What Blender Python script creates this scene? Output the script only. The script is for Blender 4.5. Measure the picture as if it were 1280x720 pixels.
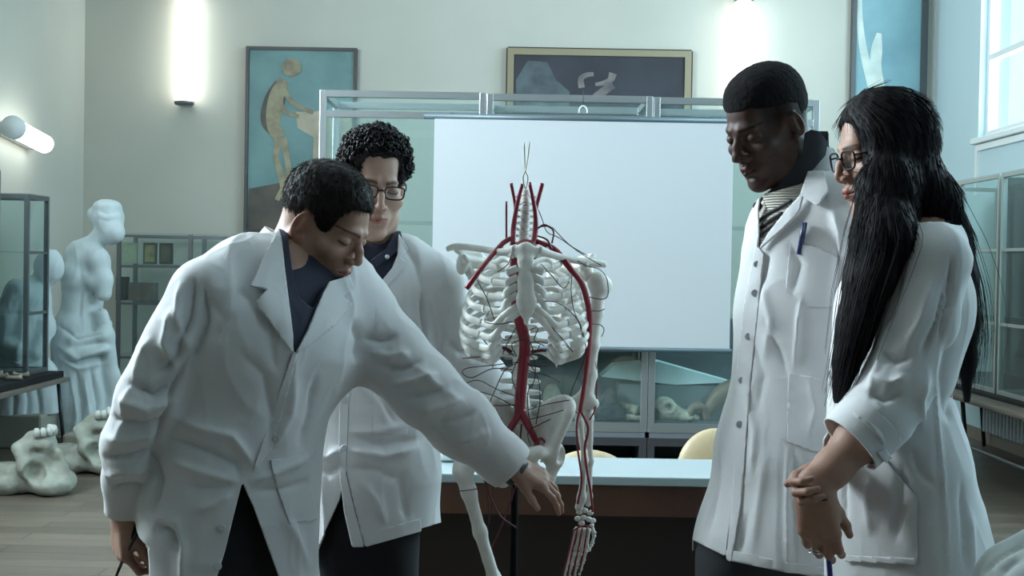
import bpy, bmesh, math, random
import numpy as np
from mathutils import Vector, Matrix, Euler
random.seed(7); RNG = np.random.default_rng(7)
scene = bpy.context.scene
for o in list(bpy.data.objects): bpy.data.objects.remove(o)
COL = scene.collection
PI = math.pi

# ------------------------------------------------------------------ camera
FPX = 1600.0
cam_d = bpy.data.cameras.new('camera'); cam = bpy.data.objects.new('camera', cam_d); COL.objects.link(cam)
cam_d.sensor_width = 36; cam_d.lens = FPX*36/1280; cam_d.clip_start = .05; cam_d.clip_end = 100
CAMM = Matrix.Translation((0,0,1.40)) @ Euler((math.radians(90-1.07),0,0)).to_matrix().to_4x4() @ Matrix.Rotation(math.radians(1.0),4,'Z')
cam.matrix_world = CAMM
scene.camera = cam
CR = np.array(CAMM.to_3x3()); CT = np.array(CAMM.translation)
def P(px, py, d):
    "world point seen at a pixel of the 1280x720 photo, d metres along the view axis"
    return CR @ (np.array([(px-640)/FPX, (360-py)/FPX, -1.0])*d) + CT
def proj(V):
    c = (np.asarray(V)-CT) @ CR
    d = -c[...,2]
    return 640+FPX*c[...,0]/d, 360-FPX*c[...,1]/d, d

# ------------------------------------------------------------------ colour management, world, daylight
scene.view_settings.view_transform = 'Standard'; scene.view_settings.look = 'None'
scene.view_settings.gamma = 1; scene.view_settings.use_curve_mapping = False
scene.view_settings.exposure = -0.18
w = bpy.data.worlds.new('sky'); scene.world = w; w.use_nodes = True
w.node_tree.nodes['Background'].inputs[0].default_value = (.72,.93,1,1)
w.node_tree.nodes['Background'].inputs[1].default_value = 1.6
RX0, RX1, RY0, RY1, RZ = -4.03, 3.92, -3.5, 12.0, 4.9       # room box
WIN_R = [(8.9,10.85),(6.0,8.0),(3.2,5.2)]; WIN_L = [(6.0,7.8),(3.3,5.3)]
WZ0, WZ1 = 2.53, 4.55
def daylight(name, x, y0, y1, sx, power, col):
    l = bpy.data.lights.new(name,'AREA'); l.shape = 'RECTANGLE'; l.size = WZ1-WZ0; l.size_y = y1-y0
    l.energy = power; l.color = col
    o = bpy.data.objects.new(name, l); COL.objects.link(o)
    o.location = (x,(y0+y1)/2,(WZ0+WZ1)/2); o.rotation_euler = (0, math.radians(90)*(1 if sx<0 else -1), 0)
    return o
for (a,b),e in zip(WIN_R,(130,230,170)): daylight('window_daylight', RX1+.16, a, b, -1, e, (.74,.92,1.0))
for (a,b),e in zip(WIN_L,(130,950)): daylight('window_daylight', RX0-.16, a, b, 1, e, (.90,.96,1.0))
# ------------------------------------------------------------------ materials
def mat(name, col, rough=.6, metal=0, bump=0, bscale=200, var=0, vscale=8, col2=None, spec=.5, sheen=0, attr=None, sss=0, emit=None, estr=0, coat=0):
    m = bpy.data.materials.new(name); m.use_nodes = True; nt = m.node_tree; b = nt.nodes['Principled BSDF']
    b.inputs['Base Color'].default_value = (*col,1); b.inputs['Roughness'].default_value = rough; b.inputs['Metallic'].default_value = metal
    b.inputs['Specular IOR Level'].default_value = spec
    if sheen: b.inputs['Sheen Weight'].default_value = sheen
    if coat: b.inputs['Coat Weight'].default_value = coat
    if sss:
        b.inputs['Subsurface Weight'].default_value = sss; b.inputs['Subsurface Radius'].default_value = (.012,.005,.003); b.inputs['Subsurface Scale'].default_value = 1
    if emit: b.inputs['Emission Color'].default_value = (*emit,1); b.inputs['Emission Strength'].default_value = estr
    tc = nt.nodes.new('ShaderNodeTexCoord')
    src = None
    if var or col2:
        n = nt.nodes.new('ShaderNodeTexNoise'); n.inputs['Scale'].default_value = vscale; n.inputs['Detail'].default_value = 5
        nt.links.new(tc.outputs['Object'], n.inputs['Vector'])
        r = nt.nodes.new('ShaderNodeValToRGB'); c2 = col2 or tuple(c*(1-var) for c in col)
        r.color_ramp.elements[0].color = (*c2,1); r.color_ramp.elements[1].color = (*col,1)
        r.color_ramp.elements[0].position = .32; r.color_ramp.elements[1].position = .62
        nt.links.new(n.outputs['Fac'], r.inputs['Fac']); src = r.outputs['Color']
        nt.links.new(src, b.inputs['Base Color'])
    if attr:
        a = nt.nodes.new('ShaderNodeAttribute'); a.attribute_name = attr
        mx = nt.nodes.new('ShaderNodeMix'); mx.data_type = 'RGBA'; mx.blend_type = 'MULTIPLY'; mx.inputs[0].default_value = 1
        if src: nt.links.new(src, mx.inputs[6])
        else: mx.inputs[6].default_value = (*col,1)
        nt.links.new(a.outputs['Color'], mx.inputs[7]); nt.links.new(mx.outputs[2], b.inputs['Base Color'])
    if bump:
        n = nt.nodes.new('ShaderNodeTexNoise'); n.inputs['Scale'].default_value = bscale; n.inputs['Detail'].default_value = 4
        nt.links.new(tc.outputs['Object'], n.inputs['Vector'])
        bp = nt.nodes.new('ShaderNodeBump'); bp.inputs['Strength'].default_value = bump; bp.inputs['Distance'].default_value = .01
        nt.links.new(n.outputs['Fac'], bp.inputs['Height']); nt.links.new(bp.outputs['Normal'], b.inputs['Normal'])
    return m
def glass(name, tint=(.86,.95,.95), refl=.12, body=0.0, bodycol=(.6,.75,.76)):
    "thin pane: lets light through, mirrors a little, optional milky body (pale diffuse mix)"
    m = bpy.data.materials.new(name); m.use_nodes = True; nt = m.node_tree
    for n in list(nt.nodes): nt.nodes.remove(n)
    out = nt.nodes.new('ShaderNodeOutputMaterial'); t = nt.nodes.new('ShaderNodeBsdfTransparent'); t.inputs[0].default_value = (*tint,1)
    g = nt.nodes.new('ShaderNodeBsdfGlossy'); g.inputs['Roughness'].default_value = .03
    mx = nt.nodes.new('ShaderNodeMixShader'); mx.inputs[0].default_value = refl
    nt.links.new(t.outputs[0], mx.inputs[1]); nt.links.new(g.outputs[0], mx.inputs[2]); last = mx
    if body:
        df = nt.nodes.new('ShaderNodeBsdfDiffuse'); df.inputs[0].default_value = (*bodycol,1)
        m2 = nt.nodes.new('ShaderNodeMixShader'); m2.inputs[0].default_value = body
        nt.links.new(mx.outputs[0], m2.inputs[1]); nt.links.new(df.outputs[0], m2.inputs[2]); last = m2
    nt.links.new(last.outputs[0], out.inputs[0])
    return m

# ------------------------------------------------------------------ objects
def tag(o, label=None, cat=None, group=None, kind=None):
    if label: o['label'] = label
    if cat: o['category'] = cat
    if group: o['group'] = group
    if kind: o['kind'] = kind
    return o
def empty(name, loc, label=None, cat=None, group=None, rz=0):
    o = bpy.data.objects.new(name, None); COL.objects.link(o); o.location = Vector([float(c) for c in loc]); o.rotation_euler = (0,0,rz); o.empty_display_size = .1
    tag(o, label, cat, group)
    return o
def obj(name, V, F, m, parent=None, smooth=True, solid=0, attr=None, mats=None, midx=None, offset=-1, local=False):
    """mesh object; V in world coordinates (or the parent's own frame if local), origin at the parent's"""
    me = bpy.data.meshes.new(name)
    V = np.asarray(V, dtype=float)
    me.from_pydata([tuple(v) for v in V.tolist()], [], [tuple(int(i) for i in f) for f in F]); me.update()
    me.materials.append(m)
    if mats:
        for x in mats: me.materials.append(x)
        me.polygons.foreach_set('material_index', np.asarray(midx, dtype=np.int32))
    if smooth: me.polygons.foreach_set('use_smooth', [True]*len(me.polygons))
    if attr is not None:
        ca = me.color_attributes.new('tint','FLOAT_COLOR','POINT')
        a = np.ones((len(V),4)); a[:,:3] = attr; ca.data.foreach_set('color', a.ravel())
    o = bpy.data.objects.new(name, me); COL.objects.link(o)
    if parent is not None:
        o.parent = parent
        if not local:
            # cancel the root's transform: the chain above has identity except the root Empty
            r = parent
            while r.parent is not None: r = r.parent
            if r.type == 'EMPTY':
                inv = r.matrix_basis.inverted()
                me.transform(inv)
    if solid:
        md = o.modifiers.new('thickness','SOLIDIFY'); md.thickness = solid; md.offset = offset
    return o
class MB:
    "collects boxes, bars, tubes, lathes into one mesh"
    def __init__(s): s.V = []; s.F = []
    def add(s, V, F):
        n = len(s.V); s.V += [list(map(float,v)) for v in V]; s.F += [[i+n for i in f] for f in F]; return s
    def box(s, lo, hi, bev=0):
        x0,y0,z0 = lo; x1,y1,z1 = hi
        if x0>x1: x0,x1=x1,x0
        if y0>y1: y0,y1=y1,y0
        if z0>z1: z0,z1=z1,z0
        b = min(bev, (x1-x0)/3, (y1-y0)/3, (z1-z0)/3)
        if b <= 0:
            V = [(x0,y0,z0),(x1,y0,z0),(x1,y1,z0),(x0,y1,z0),(x0,y0,z1),(x1,y0,z1),(x1,y1,z1),(x0,y1,z1)]
            return s.add(V, [(3,2,1,0),(4,5,6,7),(0,1,5,4),(1,2,6,5),(2,3,7,6),(3,0,4,7)])
        bm = bmesh.new(); bmesh.ops.create_cube(bm, size=1)
        for v in bm.verts: v.co = Vector(((x0+x1)/2+v.co.x*(x1-x0),(y0+y1)/2+v.co.y*(y1-y0),(z0+z1)/2+v.co.z*(z1-z0)))
        bmesh.ops.bevel(bm, geom=list(bm.edges), offset=b, segments=2, affect='EDGES', profile=.5)
        bm.verts.ensure_lookup_table(); bm.verts.index_update()
        V = [tuple(v.co) for v in bm.verts]; F = [[v.index for v in f.verts] for f in bm.faces]; bm.free()
        return s.add(V,F)
    def bar(s, a, b, w, h=None, up=(0,0,1)):
        "box-section bar from a to b"
        a=np.array(a,float); b=np.array(b,float); h = h or w; t=(b-a)/np.linalg.norm(b-a); u=np.array(up,float)
        if abs(t@u)>.95: u=np.array([0,1.,0])
        sx=np.cross(t,u); sx/=np.linalg.norm(sx); sy=np.cross(sx,t)
        V=[]; 
        for p in (a,b):
            for i,j in ((-1,-1),(1,-1),(1,1),(-1,1)): V.append(p+sx*i*w/2+sy*j*h/2)
        return s.add(V,[(0,1,2,3),(7,6,5,4),(1,0,4,5),(2,1,5,6),(3,2,6,7),(0,3,7,4)])
    def tube(s, pts, r, n=8, r2=None, up=None, caps=True):
        "swept round (or elliptic: r along side, r2 along up) tube; r may be a list"
        V,F = tube(pts, r, n, r2, up, caps); return s.add(V,F)
    def lathe(s, prof, c, n=32, ax=None):
        V=[];F=[]; m=len(prof)
        for k in range(n):
            a=2*PI*k/n
            for (r,z) in prof: V.append((c[0]+r*math.cos(a), c[1]+r*math.sin(a), c[2]+z))
        for k in range(n):
            for j in range(m-1):
                F.append((k*m+j, ((k+1)%n)*m+j, ((k+1)%n)*m+j+1, k*m+j+1))
        return s.add(V,F)
    def build(s, name, m, parent=None, smooth=False, **k):
        return obj(name, s.V, s.F, m, parent, smooth=smooth, **k)
def nrm(v): v=np.asarray(v,float); return v/np.linalg.norm(v)
def tube(pts, r, n=8, r2=None, up=None, caps=True):
    pts = np.asarray(pts,float); m=len(pts)
    R = np.full(m,r,float) if np.isscalar(r) else np.asarray(r,float)
    R2 = R if r2 is None else (np.full(m,r2,float) if np.isscalar(r2) else np.asarray(r2,float))
    T = np.gradient(pts,axis=0); T/= np.linalg.norm(T,axis=1)[:,None]+1e-12
    u = np.array(up,float) if up is not None else None
    V=[]; ang=np.arange(n)*2*PI/n
    side=None
    for i in range(m):
        t=T[i]
        if u is not None:
            sx=np.cross(t,u); 
            if np.linalg.norm(sx)<1e-3: sx=side if side is not None else np.cross(t,[0,1,0])
        else:
            if side is None:
                a=np.array([0,0,1.]) if abs(t[2])<.8 else np.array([1.,0,0])
                sx=np.cross(t,a)
            else: sx=side-t*(side@t)
        sx/=np.linalg.norm(sx)+1e-12; side=sx; sy=np.cross(sx,t)
        V.append(pts[i]+np.cos(ang)[:,None]*sx*R[i]+np.sin(ang)[:,None]*sy*R2[i])
    V=np.concatenate(V); F=[]
    for i in range(m-1):
        for k in range(n):
            k2=(k+1)%n; F.append((i*n+k,i*n+k2,(i+1)*n+k2,(i+1)*n+k))
    if caps:
        F.append(tuple(range(n))[::-1]); F.append(tuple(range((m-1)*n,m*n)))
    return V,F
def spline(pts, n=8):
    "Catmull-Rom through the points (any dimension)"
    p=np.asarray(pts,float); 
    if len(p)<3:
        t=np.linspace(0,1,n+1)[:,None]; return p[0]*(1-t)+p[-1]*t
    q=np.vstack([2*p[0]-p[1],p,2*p[-1]-p[-2]]); out=[]
    for i in range(1,len(q)-2):
        for j in range(n):
            t=j/n; a,b,c,d=q[i-1],q[i],q[i+1],q[i+2]
            out.append(.5*((2*b)+(c-a)*t+(2*a-5*b+4*c-d)*t*t+(3*b-a-3*c+d)*t**3))
    out.append(p[-1]); return np.array(out)
def many_tubes(strands, n=3):
    "many thin tapered tubes, vectorised: strands (N,M,3), radii (N,M)"
    pts, R = strands
    N,M,_=pts.shape
    T=np.gradient(pts,axis=1); T/=np.linalg.norm(T,axis=2,keepdims=True)+1e-12
    a=np.zeros_like(T); a[...,0]=1; a[np.abs(T[...,0])>.8]=[0,0,1]
    s=np.cross(T,a); s/=np.linalg.norm(s,axis=2,keepdims=True)+1e-12; u=np.cross(s,T)
    ang=np.arange(n)*2*PI/n
    V=pts[:,:,None,:]+R[:,:,None,None]*(np.cos(ang)[None,None,:,None]*s[:,:,None,:]+np.sin(ang)[None,None,:,None]*u[:,:,None,:])
    V=V.reshape(-1,3)
    base=(np.arange(N)*M*n)[:,None,None]; i=np.arange(M-1)[None,:,None]*n; k=np.arange(n)[None,None,:]; k2=(k+1)%n
    F=np.stack([base+i+k,base+i+k2,base+i+n+k2,base+i+n+k],axis=-1).reshape(-1,4)
    return V,F

# ------------------------------------------------------------------ noise
def _h(i,j,k,s):
    n=(i*374761393+j*668265263+k*2147483647+s*1442695041)&0xffffffff
    n=((n^(n>>13))*1274126177)&0xffffffff
    return ((n^(n>>16))&0xffff)/65535.0
def vnoise(p, s=0):
    p=np.asarray(p,float); i=np.floor(p).astype(np.int64); f=p-i; f=f*f*(3-2*f); r=0
    for a in (0,1):
        for b in (0,1):
            for c in (0,1):
                wgt=(f[...,0] if a else 1-f[...,0])*(f[...,1] if b else 1-f[...,1])*(f[...,2] if c else 1-f[...,2])
                r=r+wgt*_h(i[...,0]+a,i[...,1]+b,i[...,2]+c,s)
    return r*2-1

# ------------------------------------------------------------------ signed distance modelling
def poly2(x, y, pts):
    "signed distance to a 2-D polygon, positive inside"
    pts=np.asarray(pts,float); d=np.full(np.shape(x),1e9); ins=np.zeros(np.shape(x),bool)
    n=len(pts)
    for i in range(n):
        a=pts[i]; b=pts[(i+1)%n]; e=b-a; L=e@e+1e-12
        t=np.clip(((x-a[0])*e[0]+(y-a[1])*e[1])/L,0,1)
        d=np.minimum(d,(x-a[0]-t*e[0])**2+(y-a[1]-t*e[1])**2)
        c=((a[1]>y)!=(b[1]>y)) & (x < (b[0]-a[0])*(y-a[1])/((b[1]-a[1]) if abs(b[1]-a[1])>1e-9 else 1e-9)+a[0])
        ins^=c
    d=np.sqrt(d); return np.where(ins,d,-d)
def smin(a,b,k):
    if k<=0: return np.minimum(a,b)
    h=np.maximum(k-np.abs(a-b),0)/k; return np.minimum(a,b)-h*h*k*.25
def smax(a,b,k): return -smin(-a,-b,k)
class Sdf:
    def __init__(s, lo, hi, vox):
        s.lo=np.array(lo,float); s.v=vox; s.n=np.maximum(np.ceil((np.array(hi)-s.lo)/vox).astype(int)+1,3)
        s.D=np.full(tuple(s.n),.08,np.float32)
    def blk(s, lo, hi):
        a=np.clip(np.floor((np.asarray(lo)-s.lo)/s.v).astype(int),0,s.n-1); b=np.clip(np.ceil((np.asarray(hi)-s.lo)/s.v).astype(int)+1,1,s.n)
        if np.any(b<=a): return None
        X=[(s.lo[i]+np.arange(a[i],b[i])*s.v) for i in range(3)]
        return (slice(a[0],b[0]),slice(a[1],b[1]),slice(a[2],b[2])), X[0][:,None,None], X[1][None,:,None], X[2][None,None,:]
    def put(s, lo, hi, fn, k=.02, sub=False):
        q=s.blk(lo,hi)
        if q is None: return s
        sl,X,Y,Z=q; d=fn(X,Y,Z)
        s.D[sl]=smax(s.D[sl],-d,k) if sub else smin(s.D[sl],d,k)
        return s
    def cone(s, a, b, ra, rb, k=.02, sub=False, flat=None):
        "tapered capsule; flat=(axis, factor>1) squeezes it along axis"
        a=np.array(a,float); b=np.array(b,float); R=max(ra,rb)+k+.035
        ba=b-a; L=ba@ba+1e-9
        def fn(X,Y,Z):
            px,py,pz=X-a[0],Y-a[1],Z-a[2]
            h=np.clip((px*ba[0]+py*ba[1]+pz*ba[2])/L,0,1)
            qx,qy,qz=px-h*ba[0],py-h*ba[1],pz-h*ba[2]
            if flat is not None:
                n,fz=flat; dn=(qx*n[0]+qy*n[1]+qz*n[2])*(fz-1)
                qx,qy,qz=qx+dn*n[0],qy+dn*n[1],qz+dn*n[2]
            return np.sqrt(qx*qx+qy*qy+qz*qz)-(ra+(rb-ra)*h)
        return s.put(np.minimum(a,b)-R,np.maximum(a,b)+R,fn,k,sub)
    def chain(s, pts, k=.02, **kw):
        for i in range(len(pts)-1): s.cone(pts[i][0],pts[i+1][0],pts[i][1],pts[i+1][1],k,**kw)
        return s
    def ball(s, c, r, k=.02, sub=False): return s.cone(c,np.array(c)+1e-5,r,r,k,sub)
    def ell(s, c, rad, k=.02, sub=False, R=None):
        c=np.array(c,float); rad=np.array(rad,float); R=np.eye(3) if R is None else np.array(R); M=max(rad)+k+.035
        def fn(X,Y,Z):
            p=(X-c[0],Y-c[1],Z-c[2])
            q=[(p[0]*R[0][i]+p[1]*R[1][i]+p[2]*R[2][i]) for i in range(3)]   # R columns = axes
            k0=np.sqrt(sum((q[i]/rad[i])**2 for i in range(3))); k1=np.sqrt(sum((q[i]/rad[i]**2)**2 for i in range(3)))+1e-9
            return k0*(k0-1)/k1
        return s.put(c-M,c+M,fn,k,sub)
    def mesh(s, iso=0.0):
        D=s.D-iso; S=D<0; n=D.shape; cn=(n[0]-1,n[1]-1,n[2]-1)
        acc={}; ids=[]; pos=[]; quads=[]
        for ax in range(3):
            a=[slice(None)]*3; b=[slice(None)]*3; a[ax]=slice(0,-1); b[ax]=slice(1,None)
            I=np.argwhere(S[tuple(a)]!=S[tuple(b)])
            if len(I)==0: continue
            J=I.copy(); J[:,ax]+=1
            d0=D[I[:,0],I[:,1],I[:,2]]; d1=D[J[:,0],J[:,1],J[:,2]]
            p=I.astype(float); p[:,ax]+=d0/(d0-d1)
            o1,o2=[(1,2),(2,0),(0,1)][ax]
            ok=(I[:,o1]>0)&(I[:,o1]<cn[o1])&(I[:,o2]>0)&(I[:,o2]<cn[o2])
            I=I[ok]; p=p[ok]; sg=(d0<0)[ok]; q=[]
            for (u,v) in ((0,0),(-1,0),(-1,-1),(0,-1)):
                c=I.copy(); c[:,o1]+=u; c[:,o2]+=v
                f=(c[:,0]*cn[1]+c[:,1])*cn[2]+c[:,2]; q.append(f); ids.append(f); pos.append(p)
            q=np.stack(q,1); q[~sg]=q[~sg][:,::-1]; quads.append(q)
        ids=np.concatenate(ids); pos=np.concatenate(pos); quads=np.concatenate(quads)
        u,inv=np.unique(ids,return_inverse=True); inv=inv.ravel()
        cnt=np.bincount(inv); V=np.stack([np.bincount(inv,pos[:,i])/cnt for i in range(3)],1)
        F=np.searchsorted(u,quads)
        return s.lo+V*s.v, F
def normals(V,F):
    F=np.asarray(F); a=V[F[:,2]]-V[F[:,0]]; b=V[F[:,3]]-V[F[:,1]]; fn=np.cross(a,b); N=np.zeros_like(V)
    for i in range(4): np.add.at(N,F[:,i],fn)
    return N/(np.linalg.norm(N,axis=1)[:,None]+1e-12)
def smooth(V,F,it=1,lam=.5):
    F=np.asarray(F); E=np.concatenate([F[:,[i,(i+1)%F.shape[1]]] for i in range(F.shape[1])]); E=np.concatenate([E,E[:,::-1]])
    cnt=np.bincount(E[:,0],minlength=len(V))[:,None]
    for _ in range(it):
        A=np.stack([np.bincount(E[:,0],V[E[:,1],i],minlength=len(V)) for i in range(3)],1)/np.maximum(cnt,1)
        V=V+(A-V)*lam
    return V
def clip(V, F, s):
    "keep s>0, cutting faces exactly along s=0"
    F=np.asarray(F); V=np.asarray(V); pos=s>0; c=pos[F].sum(1); m=F.shape[1]
    out=[tuple(f) for f in F[c==m].tolist()]; nv=[]; cache={}; base=len(V)
    def cut(i,j):
        key=(i,j) if i<j else (j,i)
        if key not in cache:
            t=s[i]/(s[i]-s[j]); nv.append(V[i]+(V[j]-V[i])*t); cache[key]=base+len(nv)-1
        return cache[key]
    for f in F[(c>0)&(c<m)].tolist():
        poly=[]
        for a in range(m):
            i,j=f[a],f[(a+1)%m]
            if pos[i]: poly.append(i)
            if pos[i]!=pos[j]: poly.append(cut(i,j))
        if len(poly)>=3: out.append(tuple(poly))
    V2=np.vstack([V,np.array(nv)]) if nv else V
    used=np.unique(np.array([i for f in out for i in f],dtype=int)) if out else np.array([],int)
    mp=np.full(len(V2),-1); mp[used]=np.arange(len(used))
    return V2[used], [tuple(mp[list(f)]) for f in out]
def segdist2(px,py,pl):
    pl=np.asarray(pl,float); d=np.full(px.shape,1e9); tt=np.zeros(px.shape); L=0; tot=sum(np.linalg.norm(pl[i+1]-pl[i]) for i in range(len(pl)-1))
    for i in range(len(pl)-1):
        a=pl[i]; e=pl[i+1]-a; l=np.linalg.norm(e)
        t=np.clip(((px-a[0])*e[0]+(py-a[1])*e[1])/(l*l),0,1); q=np.hypot(px-a[0]-t*e[0],py-a[1]-t*e[1])
        m=q<d; d=np.where(m,q,d); tt=np.where(m,(L+t*l)/tot,tt); L+=l
    return d,tt
FOLD=1.35
def folds(V,F,lst,noise=.0015,nf=22,seed=1,stretch=(1,1,.45)):
    "cloth folds: (photo polyline, half width px, height m[, depth range]); positive = ridge"
    N=normals(V,F); px,py,d=proj(V); disp=np.zeros(len(V))
    for q in lst:
        pl,wd,am=q[:3]; dist,t=segdist2(px,py,pl)
        e=np.exp(-1.7*(np.sqrt((dist/wd)**2+.06)-.245))*np.clip(np.minimum(t,1-t)*4+.1,0,1)*(dist<wd*4)
        if len(q)>3: e=e*((d>q[3][0])&(d<q[3][1]))
        disp+=FOLD*am*e
    st=np.array(stretch)
    wv=V+.02*vnoise(V*9,seed+8)[:,None]; r1=1-2*np.abs(vnoise(wv*nf*.55*st,seed)); r2=1-2*np.abs(vnoise(wv*nf*1.3*st+7,seed+3)); disp+=noise*(.9*np.clip(r1,0,1)**3*2+.6*np.clip(r2,0,1)**3+.5*vnoise(V*nf*st,seed+5))
    return V+N*disp[:,None]
def axisdist(V,a,b):
    a=np.array(a,float); b=np.array(b,float); e=nrm(b-a); q=V-a; return np.linalg.norm(q-(q@e)[:,None]*e,axis=1)
# ------------------------------------------------------------------ shared materials
M = {}
M['wall'] = mat('wall_plaster',(.52,.515,.455),.85,bump=.05,bscale=60,var=.06,vscale=1.3)
M['ceil'] = mat('ceiling_plaster',(.55,.56,.54),.9)
M['white_paint'] = mat('white_paint',(.74,.78,.78),.5)
M['alu'] = mat('brushed_aluminium',(.44,.48,.49),.35,.85,bump=.02,bscale=300)
M['dark_metal'] = mat('dark_metal',(.05,.055,.06),.45,.6)
M['steel'] = mat('grey_steel',(.16,.17,.18),.4,.7)
M['glass'] = glass('cabinet_glass',(.93,.98,.975),.05,.03)
M['glass_teal'] = glass('vitrine_glass',(.93,.985,.98),.04,.05,(.55,.72,.72))
M['pane'] = glass('window_glass',(.93,.98,1),.05)
M['black'] = mat('black_plastic',(.008,.008,.010),.6,spec=.3)
M['plaster'] = mat('statue_plaster',(.60,.68,.70),.8,var=.12,vscale=5,bump=.05,bscale=60)
M['bone_old'] = mat('old_bone',(.42,.39,.31),.7,col2=(.2,.17,.12),vscale=14,bump=.2,bscale=40)
M['horn'] = mat('brown_horn',(.20,.15,.11),.55,col2=(.10,.07,.05),vscale=9)
M['lampglow'] = mat('lamp_tube',(1,1,1),.5,emit=(.96,1,.95),estr=7)
# floor: grey-brown laminate planks
def floor_mat():
    m=bpy.data.materials.new('laminate_floor'); m.use_nodes=True; nt=m.node_tree; b=nt.nodes['Principled BSDF']; b.inputs['Roughness'].default_value=.38
    tc=nt.nodes.new('ShaderNodeTexCoord'); mp=nt.nodes.new('ShaderNodeMapping'); nt.links.new(tc.outputs['Object'],mp.inputs[0])
    br=nt.nodes.new('ShaderNodeTexBrick'); br.inputs['Scale'].default_value=1; br.inputs['Brick Width'].default_value=1.2; br.inputs['Row Height'].default_value=.14
    br.inputs['Mortar Size'].default_value=.003; br.inputs['Color1'].default_value=(.165,.135,.105,1); br.inputs['Color2'].default_value=(.115,.096,.075,1); br.inputs['Mortar'].default_value=(.03,.028,.025,1)
    nt.links.new(mp.outputs[0],br.inputs['Vector'])
    mp2=nt.nodes.new('ShaderNodeMapping'); mp2.inputs['Scale'].default_value=(1.2,22,1); nt.links.new(tc.outputs['Object'],mp2.inputs[0])
    n=nt.nodes.new('ShaderNodeTexNoise'); n.inputs['Scale'].default_value=2.2; n.inputs['Detail'].default_value=6; nt.links.new(mp2.outputs[0],n.inputs['Vector'])
    r=nt.nodes.new('ShaderNodeMapRange'); r.inputs[3].default_value=.62; r.inputs[4].default_value=1.35; nt.links.new(n.outputs['Fac'],r.inputs[0])
    mx=nt.nodes.new('ShaderNodeVectorMath'); mx.operation='SCALE'; nt.links.new(br.outputs['Color'],mx.inputs[0]); nt.links.new(r.outputs[0],mx.inputs['Scale'])
    nt.links.new(mx.outputs[0],b.inputs['Base Color'])
    return m
M['floor']=floor_mat()

# ------------------------------------------------------------------ room shell
def S(o): o['kind']='structure'; return o
T=.25
S(MB().box((RX0-T,RY0-T,-.1),(RX1+T,RY1+T,0)).build('floor',M['floor']))
S(MB().box((RX0-T,RY0-T,RZ),(RX1+T,RY1+T,RZ+.1)).build('ceiling',M['ceil']))
S(MB().box((RX0-T,RY1,0),(RX1+T,RY1+T,RZ)).build('wall_back',M['wall']))
S(MB().box((RX0-T,RY0-T,0),(RX1+T,RY0,RZ)).build('wall_front',mat('dark_unseen_wall',(.07,.05,.045),.7)))  # unseen wall behind the camera, coloured dark to cut bounced fill light
def side_wall(name,x0,x1,wins,m):
    b=MB(); ys=RY0
    for (a,c) in sorted(wins):
        b.box((x0,ys,0),(x1,a,RZ)); b.box((x0,a,0),(x1,c,WZ0)); b.box((x0,a,WZ1),(x1,c,RZ)); ys=c
    b.box((x0,ys,0),(x1,RY1,RZ)); return S(b.build(name,m))
side_wall('wall_left',RX0-T,RX0,WIN_L,M['wall'])
M['wall_r']=mat('wall_paint_blue_white',(.48,.62,.66),.8,bump=.05,bscale=60)
side_wall('wall_right',RX1,RX1+T,WIN_R,M['wall_r'])
wn=0
for (side,xs,wins) in ((1,RX1,WIN_R),(-1,RX0,WIN_L)):
    for (a,c) in wins:
        wn+=1; f=MB(); x0,x1=(xs+.06,xs+.12) if side>0 else (xs-.12,xs-.06)
        for q in ((a,a+.06),(c-.06,c),((a+c)/2-.025,(a+c)/2+.025)): f.box((x0,q[0],WZ0),(x1,q[1],WZ1))
        for q in ((WZ0,WZ0+.06),(WZ1-.06,WZ1),(3.18,3.23)): f.box((x0+.002*side,a,q[0]),(x1+.002*side,c,q[1]))
        wf=S(f.build('window_%d'%wn,M['white_paint']))
        pn=MB().box(((x0+x1)/2-.002,a+.03,WZ0+.03),((x0+x1)/2+.002,c-.03,WZ1-.03)).build('pane',M['pane'],wf)
        sl=MB(); 
        if side>0: sl.box((xs-.05,a-.06,WZ0-.05),(xs+.1,c+.06,WZ0),.01)
        else: sl.box((xs-.1,a-.06,WZ0-.05),(xs+.05,c+.06,WZ0),.01)
        sl.build('window_sill',M['white_paint'],wf)
for nm,bx in (('baseboard_back',((RX0,RY1-.02,0),(RX1,RY1,.1))),('baseboard_left',((RX0,RY0,0),(RX0+.02,RY1-.02,.1))),('baseboard_right',((RX1-.02,RY0,0),(RX1,RY1-.02,.1)))):
    S(MB().box(*bx).build(nm,mat('baseboard_wood',(.2,.17,.14),.5)))
# niche mouldings under the right window
S(MB().box((RX1-.025,8.9,2.05),(RX1,8.95,2.47)).box((RX1-.025,10.8,2.05),(RX1,10.85,2.47)).box((RX1-.025,8.95,2.42),(RX1,10.8,2.47)).build('trim_1',M['white_paint']))

# ------------------------------------------------------------------ wall lamps
def wall_lamp(px,ytop,ybot,label):
    p=P(px,ytop,12.0); q=P(px,ybot,12.0); x=(p[0]+q[0])/2; z0,z1=q[2],p[2]; y=RY1-.075
    r=empty('wall_lamp',(x,RY1-.01,z0),label,'lamp','vertical tube lamps on the back wall')
    MB().box((x-.06,RY1-.03,z0),(x+.06,RY1,z1),.005).build('back_plate',M['white_paint'],r)
    b=MB(); prof=[(0,0.03),(.07,.03),(.085,.045),(.085,z1-z0-.045),(.07,z1-z0-.03),(0,z1-z0-.03)]
    b.lathe(prof,(x,y-.03,z0),20).build('tube',M['lampglow'],r,smooth=True)
    for zz in (z0,z1-.035): MB().lathe([(0,0),(.075,0),(.09,.01),(.09,.035),(0,.035)],(x,y-.03,zz),20).build('end_cap',M['steel'],r,smooth=True)
wall_lamp(236,-10,134,'bright vertical tube lamp on the back wall, above left of the tall teal painting')
wall_lamp(925,2,142,'bright vertical tube lamp on the back wall, right of the wide dark painting')
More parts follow.
